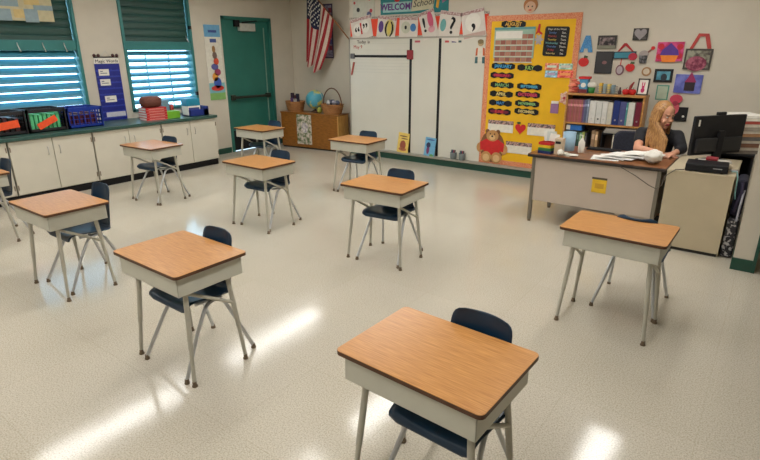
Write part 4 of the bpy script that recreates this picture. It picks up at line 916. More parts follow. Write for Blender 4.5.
# lower shelf
LW = [(-2.195, -2.16, (60, 90, 70), .24), (-2.155, -2.12, (90, 110, 60), .22), (-2.05, -2.02, (40, 70, 60), .25), (-2.015, -1.985, (110, 150, 110), .24), (-1.98, -1.95, (150, 160, 80), .25), (-1.945, -1.92, (50, 50, 54), .24), (-1.86, -1.82, (150, 120, 90), .28), (-1.815, -1.78, (176, 140, 100), .27), (-1.60, -1.565, (190, 180, 160), .26), (-1.56, -1.525, (206, 200, 190), .25), (-1.52, -1.48, (120, 80, 60), .26), (-1.47, -1.43, (90, 60, 50), .25)]
LC = ['dark green', 'olive', 'deep green', 'pale green', 'yellow-green', 'charcoal', 'tan', 'light tan', 'beige', 'white', 'brown', 'dark brown']
for k, (x0, x1, c_, h) in enumerate(LW):
    o = thing('book', '%s book standing on the lower bookcase shelf' % LC[k], 'book', ((x0 + x1) / 2, BY0 + .1, .522), 0, 'books on the lower shelf')
    MB().box((x0, BY0 + .02, .522), (x1, BY0 + .2, .522 + h)).build('cover', flat(srgb(*c_)), o, world=True, bevel=.002)
    MB().box((x0 + .003, BY0 + .018, .522 + h * .6), (x1 - .003, BY0 + .021, .522 + h * .85)).build('spine_label', flat(srgb(*[min(255, v + 50) for v in c_])), o, world=True)
single(MB().box((-2.205, BY0 + .02, .775), (-1.955, BY0 + .2, .785)), 'paper_tray', M_BLACK, 'black tray resting across the green books on the lower shelf', 'tray')
o = thing('storage_box', 'blue and white box on the black tray under the upper shelf', 'box', (-2.09, BY0 + .1, .785))
MB().box((-2.20, BY0 + .03, .785), (-2.0, BY0 + .19, .855)).build('carton', flat(srgb(40, 110, 190)), o, world=True, bevel=.006); MB().box((-2.202, BY0 + .028, .79), (-2.15, BY0 + .15, .85)).build('label_panel', M_WHITE, o, world=True)
single(MB().box((-1.74, BY0 + .03, .522), (-1.73, BY0 + .2, .765)).box((-1.34, BY0 + .03, .522), (-1.33, BY0 + .2, .765)).box((-1.74, BY0 + .02, .765), (-1.33, BY0 + .2, .785)), 'desk_riser', M_BLACK, 'black stand holding paper on the lower bookcase shelf', 'stand')
for k in range(3): single(MB().box((-1.72 + .01 * k, BY0 + .025, .785 + .022 * k), (-1.34, BY0 + .19, .806 + .022 * k)), 'paper_stack', flat(srgb(150 + 14 * k, 146 + 12 * k, 136 + 12 * k)), '%s ream of grey paper lying on the black stand' % ['bottom', 'middle', 'top'][k], 'paper', 'paper reams on the lower shelf')

# on top of the bookcase
ZB = 1.266
def Tp(px, py, y): return on_y(px, py, y)
pk = thing('tissue_flowers', 'ruffled pink paper flower bunch standing on the bookcase left end', 'decoration', (-2.17, 7.25, ZB))
for k in range(9):
    a = k * 2.4; r_ = .02 * math.sqrt(k); m = MB()
    m.lathe([(.01, 0), (.035, .008), (.045, .022), (.030, .03), (.012, .022)], (-2.17 + r_ * math.cos(a), 7.22, ZB + .075 + r_ * 1.4 * math.sin(a)), 12); m.build('bloom', flat(srgb(*[(226, 120, 96), (236, 150, 124), (206, 90, 84)][k % 3])), pk, world=True)
MB().lathe([(.04, 0), (.05, .01), (.05, .05), (.03, .08)], (-2.17, 7.25, ZB), 12).build('stand', flat(srgb(206, 100, 80)), pk, world=True)
ds = thing('dispenser', 'red-topped blue and white dispenser box on the bookcase', 'box', (-2.04, 7.24, ZB))
MB().box((-2.105, 7.19, ZB), (-2.0, 7.30, ZB + .175)).build('carton', flat(srgb(70, 140, 180)), ds, world=True, bevel=.006); MB().box((-2.12, 7.18, ZB + .175), (-1.985, 7.31, ZB + .205)).build('lid', M_RED, ds, world=True, bevel=.006); MB().plate_xz(circle(-2.05, ZB + .10, .032, 12, .03), 7.184, 7.19).build('print', M_WHITE, ds, world=True)
MB().box((-2.105, 7.188, ZB + .002), (-2.0, 7.192, ZB + .05)).build('base_band', flat(srgb(110, 36, 44)), ds, world=True)
gp = thing('plant_pot', 'small green pot with a white cloth ball beside the dispenser', 'pot', (-1.95, 7.22, ZB))
MB().lathe([(.03, 0), (.036, .01), (.045, .07), (.04, .07), (.0, .06)], (-1.95, 7.22, ZB), 14).build('pot', flat(srgb(40, 120, 50)), gp, world=True); MB().ball((-1.95, 7.22, ZB + .105), (.06, .05, .042), 12).build('cloth_ball', M_WHITE, gp, world=True)
ub = thing('wire_basket', 'silver wire basket of desk supplies on top of the bookcase', 'basket', (-1.76, 7.24, ZB))
m = MB(); xa, xb, ya, yb_, h = -1.865, -1.655, 7.175, 7.305, .09
for z in (0.004, .03, .06, h): m.tube([(xa, ya, ZB + z), (xb, ya, ZB + z), (xb, yb_, ZB + z), (xa, yb_, ZB + z), (xa, ya, ZB + z)], .003, 5)
for k in range(13):
    x = xa + (xb - xa) * k / 12
    for y in (ya, yb_): m.tube([(x, y, ZB), (x, y, ZB + h)], .002, 5)
    m.tube([(x, ya, ZB + .004), (x, yb_, ZB + .004)], .002, 5)
m.build('wire_frame', flat(srgb(150, 150, 146), .4), ub, world=True)
for k, (x, c_, h) in enumerate([(-1.84, (226, 180, 60), .13), (-1.79, (150, 170, 170), .12), (-1.74, (226, 200, 110), .12), (-1.69, (120, 150, 160), .11)]):
    single(MB().box((x - .018, 7.20, ZB + .008), (x + .018, 7.28, ZB + h)), 'supply_box', flat(srgb(*c_)), '%s small carton standing in the silver wire basket' % ['orange-yellow', 'grey-teal', 'pale yellow', 'slate'][k], 'box', 'cartons in the wire basket', bevel=.003)
single(MB().lathe([(.018, 0), (.02, .04), (.012, .05), (.010, .085), (.0, .087)], (-1.61, 7.24, ZB), 12), 'glue_bottle', flat(srgb(70, 50, 50)), 'small dark bottle between the wire basket and red apples', 'bottle')
for k, (x, y) in enumerate(((-1.535, 7.22), (-1.46, 7.235))):
    ap_ = thing('toy_apple', '%s red apple ornament on the bookcase top' % ('left' if k == 0 else 'right'), 'ornament', (x, y, ZB), 0, 'red apples on the bookcase')
    MB().lathe([(.012, 0), (.032, .004), (.044, .035), (.036, .062), (.014, .068), (0, .06)], (x, y, ZB), 16).build('apple', M_RED, ap_, world=True); MB().tube([(x, y, ZB + .06), (x + .01, y, ZB + .09)], .004, 6).build('stem', flat(srgb(60, 40, 20)), ap_, world=True)
single(MB().tube([(-1.52, 7.30, ZB), (-1.50, 7.30, ZB + .10), (-1.47, 7.30, ZB + .15)], [.012, .018, .008], 8), 'shoe_ornament', flat(srgb(150, 50, 44)), 'slender red-brown ornament leaning behind the apples', 'ornament')
fr = thing('framed_picture', 'dark tilted frame with a pink bunny, on the right end of the bookcase', 'picture', (-1.355, 7.26, ZB))
Mx = Matrix.Translation((-1.355, 7.25, ZB)) @ Matrix.Rotation(R(-10), 4, 'X')
m = MB(); m.box((-.065, 0, 0), (-.05, .018, .20), 0, Mx).box((.05, 0, 0), (.065, .018, .20), 0, Mx).box((-.05, 0, 0), (.05, .018, .015), 0, Mx).box((-.05, 0, .185), (.05, .018, .20), 0, Mx); m.build('frame', flat(srgb(46, 34, 30)), fr, world=True)
MB().box((-.05, .006, .015), (.05, .015, .185), 0, Mx).build('picture', M_WHITE, fr, world=True)
m = MB(); m.plate_xz(circle(0, .06, .022, 12, .03), .002, .007, 0, Mx).plate_xz(circle(0, .10, .016, 12), .002, .007, 0, Mx).plate_xz(circle(-.012, .135, .006, 8, .026), .002, .007, 0, Mx).plate_xz(circle(.012, .135, .006, 8, .026), .002, .007, 0, Mx); m.build('bunny_print', flat(srgb(196, 40, 100)), fr, world=True)
p = on_y(646.5, 71.5, YD)
deco('ring_ornament', 'small tan wreath ring hung above the tilted bunny frame', 'ornament', [('ring', circle(p.x, p.z, .055, 18), .012, flat(srgb(160, 120, 80))), ('center', circle(p.x, p.z, .036, 16), .014, flat(srgb(206, 190, 166)))])

# ================================================================== teacher desk
TX0, TX1, TY0, TY1, TZ = -2.03, -.70, 5.40, 6.14, .755
td = thing('teacher_desk', 'steel teacher desk with walnut top and beige front panel', 'desk', ((TX0 + TX1) / 2, (TY0 + TY1) / 2, 0))
MB().box((TX0, TY0, TZ - .008), (TX1, TY1, TZ)).build('desktop', M_WALNUT, td, world=True, bevel=.003)
MB().box((TX0 - .003, TY0 - .003, TZ - .036), (TX1 + .003, TY1 + .003, TZ - .007)).build('edge_band', flat(srgb(40, 32, 28), .4), td, world=True, bevel=.004)
MB().box((TX0 + .05, TY0 + .035, .245), (TX1 - .05, TY0 + .055, TZ - .036)).build('front_panel', M_BEIGEPANEL, td, world=True, bevel=.004)
MB().box((TX1 - .40, TY0 + .06, .22), (TX1 - .05, TY0 + .48, TZ - .036)).build('drawer_pedestal', M_BEIGEPANEL, td, world=True, bevel=.004)
MB().box((TX0 + .05, TY0 + .055, .40), (TX0 + .065, TY1 - .06, TZ - .036)).build('side_panel', M_BEIGEPANEL, td, world=True)
for z in (.30, .46, .60): MB().box((TX1 - .39, TY0 + .48, z), (TX1 - .06, TY0 + .495, z + .125)).build('drawer', M_BEIGEPANEL, td, world=True, bevel=.003)
for (x, y) in ((TX0 + .06, TY0 + .045), (TX1 - .055, TY0 + .045), (TX0 + .06, TY1 - .06), (TX1 - .055, TY1 - .06)):
    lg = MB().box((x - .018, y - .018, .02), (x + .018, y + .018, TZ - .036)).build('leg', mat('steel_desk_leg', srgb(126, 120, 108), .35, metal=.4), td, world=True, bevel=.003)
    MB().lathe([(.018, 0), (.02, .006), (.012, .022)], (x, y, 0), 10).build('glide', M_GLIDE, lg, world=True)
p = on_y(599, 186.5, TY0 + .035)
ntc = thing('notice_paper', 'small yellow notice taped to the teacher desk front panel', 'notice', (p.x, TY0 + .034, p.z - .09))
MB().box((p.x - .07, TY0 + .030, p.z - .065), (p.x + .07, TY0 + .0345, p.z + .07)).build('sheet', flat(srgb(222, 180, 40)), ntc, world=True); MB().box((p.x - .075, TY0 + .029, p.z + .07), (p.x + .07, TY0 + .0345, p.z + .09)).build('heading_strip', flat(srgb(84, 76, 60)), ntc, world=True)
MB().box((p.x - .04, TY0 + .028, p.z - .02), (p.x + .045, TY0 + .030, p.z + .03)).build('print', flat(srgb(196, 150, 40)), ntc, world=True)

def P(px, py, z=TZ): return on_z(px, py, z)
# stacked colour trays at the left end
for k, (c_, nm) in enumerate((((30, 50, 110), 'navy blue'), ((60, 130, 70), 'green'), ((226, 190, 40), 'yellow'), ((200, 40, 40), 'red'))):
    z = TZ + .026 * k + (.012 if k == 3 else 0)
    o = thing('paper_tray', '%s paper tray in the rainbow stack at the desk left end' % nm, 'tray', (-1.875, 5.56, TZ + .030 * k), R(-6), 'rainbow paper trays')
    MB().box((-.07, -.09, 0), (.07, .09, .006)).box((-.07, -.09, 0), (-.064, .09, .028)).box((.064, -.09, 0), (.07, .09, .028)).box((-.07, .084, 0), (.07, .09, .028)).box((-.07, -.09, 0), (.07, -.084, .028)).build('tray', flat(srgb(*c_), .4), o)
for k in range(3):
    Mx = Matrix.Translation((-1.885 + .03 * k, 5.60 - .02 * k, TZ + .122)) @ Matrix.Rotation(R(-14 + 10 * k), 4, 'Y') @ Matrix.Rotation(R(-12), 4, 'X')
    single(MB().box((-.05, -.002, 0), (.05, .002, .12 - .02 * k), 0, Mx), 'note_paper', flat(srgb(*[(216, 214, 204), (190, 196, 190), (220, 216, 206)][k])), ['rear white', 'middle grey', 'front white'][k] + ' paper standing in the top red tray', 'paper', 'papers in the red tray')
tx = thing('tissue_carton', 'upright cream carton with black lettering marks beside the rainbow trays', 'box', (-1.745, 5.52, TZ))
MB().box((-1.785, 5.48, TZ), (-1.70, 5.56, TZ + .17)).build('carton', flat(srgb(196, 176, 150)), tx, world=True, bevel=.004); MB().box((-1.775, 5.477, TZ + .115), (-1.72, 5.481, TZ + .14)).build('print', M_BLACK, tx, world=True)
single(MB().lathe([(.06, 0), (.064, .01), (.068, .2), (.06, .2), (.056, .012), (0, .01)], (-1.74, 5.82, TZ), 18), 'pencil_cup', flat(srgb(146, 176, 196)), 'tall pale blue cup at the back left of the teacher desk', 'cup')
bt = thing('spray_bottle', 'white pump bottle on the teacher desk right of the pale blue cup', 'bottle', (-1.585, 5.76, TZ))
MB().lathe([(.03, 0), (.034, .01), (.034, .11), (.016, .14), (.014, .15)], n=14).build('body', M_WHITE, bt); MB().tube([(0, 0, .15), (0, 0, .185), (-.03, -.01, .185)], .006, 6).build('nozzle', M_WHITE, bt)
for k in range(5):
    x, y = -1.66 + .05 * (k % 3) - .02 * k, 5.50 + .05 * (k % 2)
    Mx = Matrix.Translation((x, y, TZ + .002 + .004 * k)) @ Matrix.Rotation(R(15 * k - 20), 4, 'Z')
    single(MB().box((-.06, -.04, 0), (.06, .04, .0035), 0, Mx), 'note_paper', flat(srgb(226, 222, 210)), 'loose white note lying by the cream carton on the desk', 'paper', 'loose notes on the desk')
single(MB().ball((-1.70, 5.44, TZ + .035), (.035, .03, .035), 10), 'crumpled_paper', M_WHITE, 'crumpled white paper at the desk edge below the pale blue cup', 'paper')
# open papers in the middle
for k in range(8):
    x = -1.29 + .050 * k; y = 5.60 + .026 * k + .03 * ((k * 7) % 3)
    Mx = Matrix.Translation((x, y, TZ + .002 + .0055 * k)) @ Matrix.Rotation(R(8 - 6 * (k % 4)), 4, 'Z') @ Matrix.Rotation(R(.6), 4, 'Y')
    m = MB(); n = 8; va = []
    for i in range(n + 1):
        u = -1 + 2 * i / n; zz = .012 * (1 - u * u) * (k % 3)
        va += [(u * .13, -.13, zz), (u * .13, .13, zz)]
    m.add(va, [(2 * i, 2 * i + 2, 2 * i + 3, 2 * i + 1) for i in range(n)], 0, True, Mx)
    m.add([(p_[0], p_[1], p_[2] - .0015) for p_ in va], [(2 * i, 2 * i + 1, 2 * i + 3, 2 * i + 2) for i in range(n)], 0, True, Mx)
    single(m, 'worksheet', flat(srgb(232, 230, 224)), 'white worksheet in the fanned pile in front of the teacher', 'paper', 'worksheets in front of the teacher')
kb = thing('keyboard', 'flat black keyboard at the back of the desk left of the papers', 'keyboard', (-1.42, 6.03, TZ))
Mx = Matrix.Translation((-1.42, 6.03, TZ)) @ Matrix.Rotation(R(-3), 4, 'Z')
MB().box((-.17, -.06, 0), (.17, .06, .018), 0, Mx).build('case', M_BLACK, kb, world=True, bevel=.004); m = MB()
for r_ in range(4):
    for c in range(13): m.box((-.16 + .0246 * c, -.05 + .025 * r_, .018), (-.14 + .0246 * c, -.03 + .025 * r_, .023), 0, Mx)
m.build('keys', flat(srgb(30, 30, 32)), kb, world=True)
# crumpled tissue wad
m = MB(); rnd = random.Random(3); n = 22; mm = 14; vs = []; fs = []
for i in range(mm + 1):
    th_ = math.pi * i / mm
    for k in range(n):
        a = 2 * math.pi * k / n; r_ = .07 * (1 + .28 * (rnd.random() - .5) + .10 * math.sin(5 * a + 3 * th_))
        vs.append((-.845 + r_ * 1.1 * math.sin(th_) * math.cos(a), 5.55 + r_ * math.sin(th_) * math.sin(a), TZ + .06 - r_ * .85 * math.cos(th_)))
for i in range(mm):
    for k in range(n): fs.append((i * n + k, i * n + (k + 1) % n, (i + 1) * n + (k + 1) % n, (i + 1) * n + k))
zmin = min(v[2] for v in vs); vs = [(a, b, c - zmin + TZ + .001) for a, b, c in vs]
m.add(vs, fs, 0, True)
single(m, 'tissue_wad', M_WHITE, 'white crumpled tissue wad at the right end of the teacher desk', 'tissue')
single(MB().tube([(-1.10, 5.397, .725), (-.95, 5.38, .66), (-.82, 5.375, .585), (-.75, 5.372, .56), (-.715, 5.36, .60), (-.69, 5.35, .70), (-.62, 5.37, .765), (-.56, 5.42, .762)], .0045, 6), 'power_cord', flat(srgb(90, 84, 76)), 'thin grey cord looping down the teacher desk right corner', 'cord')

# ================================================================== tan cabinet with computer
fc = thing('side_cabinet', 'tan laminate side cabinet holding the computer, right of the teacher desk', 'cabinet', (-.43, 5.83, 0))
FX0, FX1, FY0, FY1 = -.688, -.165, 5.385, 6.26
MB().box((FX0, FY0, .03), (FX1, FY0 + .02, .735)).build('front_panel', M_TAN, fc, world=True, bevel=.002)
MB().box((FX1 - .02, FY0 + .02, .0), (FX1, FY1, .735)).build('side_panel', M_TAN, fc, world=True); MB().box((FX0, FY0 + .02, .0), (FX0 + .02, FY1, .735)).build('side_panel', M_TAN, fc, world=True)
MB().box((FX0 + .02, FY0 + .02, .05), (FX1 - .02, FY1 - .02, .07)).build('bottom', M_TAN, fc, world=True)
MB().box((FX0, FY0 - .004, .735), (FX1 + .004, FY1, .757)).build('top', M_TAN, fc, world=True, bevel=.003)
MB().box((FX0 + .01, FY0 + .01, 0), (FX1 - .01, FY0 + .03, .03)).build('plinth', M_GAP, fc, world=True)
ZF = .757
bx = thing('computer_box', 'flat black computer unit at the front of the tan cabinet top', 'computer', (-.395, 5.53, ZF), R(3))
MB().box((-.165, -.13, .006), (.165, .13, .070)).build('case', M_BLACK, bx, bevel=.006)
MB().box((.05, -.132, .040), (.12, -.13, .048)).build('badge', flat(srgb(150, 150, 150), .3), bx)
for sx in (-1, 1):
    for sy in (-1, 1): MB().lathe([(.012, 0), (.012, .007)], (sx * .12, sy * .1, 0), 8).build('foot', M_GAP, bx)
for k in range(3):
    Mx = Matrix.Translation((-.42 + .03 * k, 5.70 + .03 * k, ZF + .001 + .02 * k)) @ Matrix.Rotation(R(-14 + 14 * k), 4, 'Z')
    single(MB().box((-.13, -.05, 0), (.13, .05, .018), 0, Mx), 'paper_stack', flat(srgb(*[(206, 204, 196), (220, 216, 206), (196, 190, 180)][k])), '%s loose paper pile behind the black computer unit' % ['bottom', 'middle', 'top'][k], 'paper', 'papers behind the computer unit')
single(MB().box((-.43, 5.68, ZF + .063), (-.33, 5.75, ZF + .095)), 'stapler', flat(srgb(140, 30, 40), .4), 'dark red stapler on the papers under the monitor', 'stapler', bevel=.01)
mo = thing('monitor', 'black computer monitor seen from behind on the tan cabinet', 'monitor', (-.405, 6.06, ZF), R(53))
MB().box((-.315, -.022, .07), (.31, .012, .445)).build('screen_shell', M_BLACK, mo, bevel=.008)
MB().box((-.285, .012, .11), (.285, .014, .43)).build('screen', mat('screen_glass', (.02, .025, .03), .12), mo)
MB().box((-.28, -.05, .10), (.28, -.022, .235)).build('rear_bulge', mat('black_matte', (.018, .018, .02), .55), mo, bevel=.01)
MB().box((-.035, -.06, .012), (.035, -.03, .30)).build('neck', M_BLACK, mo, bevel=.005)
MB().plate_xy(round_rect(-.13, .13, -.11, .09, .03), 0, .014).build('foot', M_BLACK, mo)
MB().box((-.275, -.0235, .35), (-.255, -.022, .41)).build('sticker', M_WHITE, mo)
MB().box((-.05, -.02, .445), (.05, .012, .475)).build('webcam', M_BLACK, mo, bevel=.006)
# low black bookcase and the paper stack on it
lb = thing('low_bookcase', 'low black bookcase in the corner behind the monitor', 'bookcase', (-.26, 6.56, 0))
m = MB(); m.box((-.44, 6.34, 0), (-.42, 6.80, .78)).box((-.095, 6.34, 0), (-.075, 6.80, .78)).build('side_panel', M_BLACK, lb, world=True)
MB().box((-.44, 6.33, .78), (-.07, 6.80, .80)).build('top', M_BLACK, lb, world=True); MB().box((-.42, 6.34, .40), (-.095, 6.79, .42)).build('shelf', M_BLACK, lb, world=True); MB().box((-.42, 6.78, 0), (-.095, 6.80, .78)).build('back_panel', M_BLACK, lb, world=True)
scol = [(120, 110, 100), (176, 166, 150), (110, 70, 50), (190, 184, 170), (90, 86, 84), (166, 120, 80), (200, 194, 180), (150, 140, 126), (206, 200, 186), (170, 60, 50), (210, 206, 196), (224, 222, 214)]
z = .80
names_ = ['lowest', 'second lowest', 'third lowest', 'fourth lowest', 'fifth lowest', 'sixth lowest', 'seventh lowest', 'sixth from top', 'fifth from top', 'third from top', 'second from top', 'topmost white']
hs = [.035, .03, .04, .03, .035, .03, .03, .035, .03, .03, .03, .022]
for k in range(12):
    x = -.262 + .012 * ((k * 5) % 3); 
    o = thing('magazine', '%s item of the tall magazine and paper stack behind the monitor' % names_[k], 'magazine', (x, 6.56, z), R(((k * 37) % 9) + 26), 'magazine stack behind the monitor')
    MB().box((-.145, -.19, 0), (.145, .19, hs[k] - .004)).build('pages', flat(srgb(*[min(255, v + 30) for v in scol[k]])), o)
    MB().box((-.147, -.192, hs[k] - .005), (.147, .192, hs[k] - .001)).build('cover', flat(srgb(*scol[k])), o); z += hs[k]

# bags in the gap by the partition
tb = thing('tote_bag', 'black and white patterned tote bag standing between tan cabinet and partition', 'bag', (-.107, 5.62, 0))
m = MB(); m.slab([(-.155, 5.43, .0), (-.062, 5.43, 0), (-.062, 5.78, 0), (-.155, 5.78, 0)], [(-.15, 5.41, .37), (-.064, 5.41, .37), (-.064, 5.80, .37), (-.15, 5.80, .37)])
m.build('body', mat('floral_print', (.012, .012, .018), .6, vscale=34, col2=srgb(176, 172, 172), detail=3, lo=.54, hi=.6), tb, world=True, bevel=.02)
MB().tube([(-.085, 5.405, .36), (-.082, 5.40, .50), (-.078, 5.41, .60), (-.075, 5.46, .63), (-.073, 5.52, .58), (-.072, 5.55, .37)], .009, 8).build('handle', flat(srgb(150, 150, 160)), tb, world=True)
bp_ = thing('backpack', 'dark navy backpack hung in the gap above the patterned tote bag', 'bag', (-.105, 5.62, .385))
m = MB(); m.slab([(-.15, 5.46, .385), (-.062, 5.46, .385), (-.062, 5.80, .385), (-.15, 5.80, .385)], [(-.145, 5.44, .72), (-.065, 5.44, .72), (-.065, 5.78, .72), (-.145, 5.78, .72)])
m.build('body', mat('navy_cloth', srgb(20, 22, 44), .8, var=.2, vscale=8), bp_, world=True, bevel=.03)
MB().tube([(-.10, 5.445, .70), (-.09, 5.415, .62), (-.11, 5.42, .52), (-.12, 5.45, .43)], .012, 8).build('strap', flat(srgb(40, 34, 60)), bp_, world=True)
for k, (y, c_) in enumerate(((5.40, (120, 170, 170)), (5.44, (190, 190, 190)), (5.48, (60, 60, 64)))):
    single(MB().tube([(-.20 - .02 * k, y + .12, ZF + .012), (-.16, y + .05, ZF + .03), (-.145, y + .02, .74), (-.14, y + .015, .62), (-.13, y + .03, .55)], .005, 6), 'computer_cable', flat(srgb(*c_)), '%s cable draped over the tan cabinet right edge' % ['teal', 'pale grey', 'black'][k], 'cable', 'computer cables')

# ================================================================== teacher and her chair
oc = thing('office_chair', 'dark grey fabric office chair behind the teacher desk', 'chair', (-1.06, 6.52, 0))
M_FAB = mat('dark_grey_fabric', srgb(44, 46, 58), .85, var=.15, vscale=60)
MB().plate_xy(round_rect(-1.32, -.82, 6.30, 6.76, .08), .44, .51).build('seat', M_FAB, oc, world=True, bevel=.02)
Mx = Matrix.Translation((-1.24, 6.70, 0)) @ Matrix.Rotation(R(22), 4, 'Z')
MB().plate_xz(round_rect(-.24, .24, .56, .90, .08), -.03, .03, 0, Mx).build('backrest', M_FAB, oc, world=True, bevel=.02)
MB().tube([(-1.12, 6.6, .43), (-1.2, 6.76, .44), (-1.255, 6.765, .52), (-1.255, 6.75, .72)], .018, 8).build('back_support', M_BLACK, oc, world=True)
MB().tube([(-1.06, 6.52, .07), (-1.06, 6.52, .44)], .028, 12).build('gas_lift', M_BLACK, oc, world=True)
m = MB()
for k in range(5):
    a = R(72 * k + 20); m.tube([(-1.06, 6.52, .10), (-1.06 + .25 * math.cos(a), 6.52 + .25 * math.sin(a), .065)], [.025, .016], 8)
m.build('star_base', M_BLACK, oc, world=True)
for k in range(5):
    a = R(72 * k + 20); MB().ball((-1.06 + .26 * math.cos(a), 6.52 + .26 * math.sin(a), .03), .03, 10).build('caster', M_BLACK, oc, world=True)

def capsule(m, a, b, ra, rb, n=14):
    a, b = Vector(a), Vector(b); L = (b - a).length; k = max(3, int(L / (min(ra, rb) * .6)) + 1)
    m.tube([a.lerp(b, i / (k - 1)) for i in range(k)], [ra + (rb - ra) * i / (k - 1) for i in range(k)], n)
    m.ball(a, ra, n); m.ball(b, rb, n)
def remeshed(m, name, mats, parent, voxel, smooth=4, fac=.5):
    tmp = m.build(name + '_tmp', mats, None)
    rm = tmp.modifiers.new('r', 'REMESH'); rm.mode = 'VOXEL'; rm.voxel_size = voxel; rm.use_smooth_shade = True
    if smooth: s_ = tmp.modifiers.new('s', 'SMOOTH'); s_.factor = fac; s_.iterations = smooth
    bpy.context.view_layer.update()
    me = bpy.data.meshes.new_from_object(tmp.evaluated_get(bpy.context.evaluated_depsgraph_get())); me.name = name
    bpy.data.objects.remove(tmp)
    me.materials.clear()
    for q in (mats if isinstance(mats, (list, tuple)) else [mats]): me.materials.append(q)
    o = bpy.data.objects.new(name, me); COL.objects.link(o)
    off = Vector((0, 0, 0)); pp_ = parent
    while pp_ is not None: off += pp_.location; pp_ = pp_.parent
    me.transform(Matrix.Translation(-off)); o.parent = parent
    for p_ in me.polygons: p_.use_smooth = True
    return o
pe = thing('person', 'woman with long blond hair and black shirt leaning over the teacher desk', 'person', (-.98, 6.45, 0))
M_SKIN = mat('skin', srgb(206, 150, 122), .5, var=.05, vscale=14)
M_HAIR = mat('blond_hair', srgb(104, 64, 30), .42, stretch=(40, 40, 3), vscale=6, col2=srgb(200, 150, 92), detail=5)
M_SHIRT = mat('black_shirt', (.010, .010, .014), .8, var=.3, vscale=20)
M_JEAN = mat('dark_trousers', srgb(34, 38, 56), .8, var=.15, vscale=20)
HC = Vector((-.905, 6.13, 1.165))                      # head centre
fdir = Vector((.80, -.56, -.20)).normalized()          # she looks right and down
side = fdir.cross(Vector((0, 0, 1))).normalized(); upv = side.cross(fdir).normalized()
def hp(f, s, u): return HC + fdir * f + side * s + upv * u     # side > 0 = her right
SR, SL = Vector((-1.115, 6.30, .94)), Vector((-.775, 6.34, .93))
ER, WR = Vector((-1.085, 6.02, .815)), Vector((-.875, 5.985, .795))
EL, WL = Vector((-.70, 6.20, .82)), Vector((-.74, 6.085, .795))
b = MB()
# torso, pelvis
capsule(b, (-1.0, 6.50, .60), (-.96, 6.44, .72), .135, .125); capsule(b, (-.96, 6.44, .72), (-.93, 6.34, .88), .125, .13)
capsule(b, SR + Vector((.05, .0, -.02)), SL + Vector((-.05, 0, -.02)), .07, .07)
capsule(b, (-.92, 6.30, .93), hp(-.02, 0, -.10), .058, .052)
# head
def eb(c, r3):       # ellipsoid aligned with the head
    Mx = Matrix.Translation(c) @ Matrix((side, fdir, upv)).transposed().to_4x4(); b.ball((0, 0, 0), r3, 24, 0, Mx)
eb(hp(-.01, 0, .025), (.078, .098, .100)); eb(hp(.025, 0, -.045), (.060, .072, .082)); eb(hp(.060, 0, -.108), (.030, .028, .022))
eb(hp(.104, 0, -.030), (.012, .020, .013)); eb(hp(.093, 0, -.008), (.008, .012, .03))
for s_ in (-1, 1): eb(hp(.070, s_ * .042, -.045), (.024, .022, .022)); eb(hp(-.01, s_ * .080, -.01), (.010, .02, .03)); eb(hp(.086, s_ * .030, .018), (.024, .012, .008))
eb(hp(.092, 0, -.070), (.024, .012, .009)); eb(hp(.089, 0, -.083), (.02, .012, .008))
# arms
capsule(b, SR, ER, .052, .042); capsule(b, ER, WR, .042, .028); capsule(b, SL, EL, .052, .042); capsule(b, EL, WL, .042, .028)
# hands: palm, four fingers, thumb
def hand(w, d, up, lat):
    d, up = d.normalized(), up.normalized(); lat = lat.normalized()
    capsule(b, w, w + d * .035, .026, .026); 
    for q in (-1, -.33, .33, 1): capsule(b, w + d * .03 + lat * q * .020, w + d * .085 + lat * q * .030, .017, .014)
    for q, l in ((-1, .062), (-.35, .075), (.35, .08), (1, .07)):
        a0 = w + d * .088 + lat * q * .033; a1 = a0 + d * l * .5 + up * .006; a2 = a1 + d * l * .5 - up * .02
        capsule(b, a0, a1, .0105, .0098, 10); capsule(b, a1, a2, .0098, .0085, 10)
    t0 = w + d * .03 + lat * .032; t1 = t0 + d * .035 + lat * .03; t2 = t1 + d * .035 + lat * .006 - up * .008
    capsule(b, t0, t1, .0135, .0115, 10); capsule(b, t1, t2, .0115, .0095, 10)
hand(WR + Vector((.01, 0, -.002)), Vector((.97, .12, -.13)), Vector((0, 0, 1)), Vector((.1, 1, 0)))
hand(WL + Vector((-.003, -.01, -.002)), Vector((-.35, -.9, -.12)), Vector((0, 0, 1)), Vector((-.9, .35, 0)))
# legs under the desk
KR, KL = Vector((-1.12, 6.12, .54)), Vector((-.84, 6.10, .54))
capsule(b, (-1.06, 6.50, .575), KR, .085, .062); capsule(b, (-.92, 6.50, .575), KL, .085, .062)
capsule(b, KR, (-1.13, 6.22, .10), .056, .04); capsule(b, KL, (-.83, 6.20, .10), .056, .04)
body = remeshed(b, 'body', [M_SKIN, flat(srgb(160, 70, 70)), flat(srgb(120, 84, 54))], pe, .0062, 3)
off = pe.location
for p_ in body.data.polygons:
    c = p_.center + off - HC; f_, s_, u_ = c.dot(fdir), c.dot(side), c.dot(upv)
    if f_ > .075 and abs(s_) < .026 and -.092 < u_ < -.064: p_.material_index = 1
    elif f_ > .06 and .010 < abs(s_) < .052 and .016 < u_ < .026: p_.material_index = 2
for s_ in (-1, 1):
    m = MB(); m.ball(hp(.0785, s_ * .030, -.003), (.010, .010, .0075), 12); ey = m.build('eye', M_WHITE, pe, world=True); m = MB(); m.ball(hp(.0855, s_ * .0295, -.005), .0062, 10); m.build('iris', flat(srgb(50, 36, 30), .3), ey, world=True)
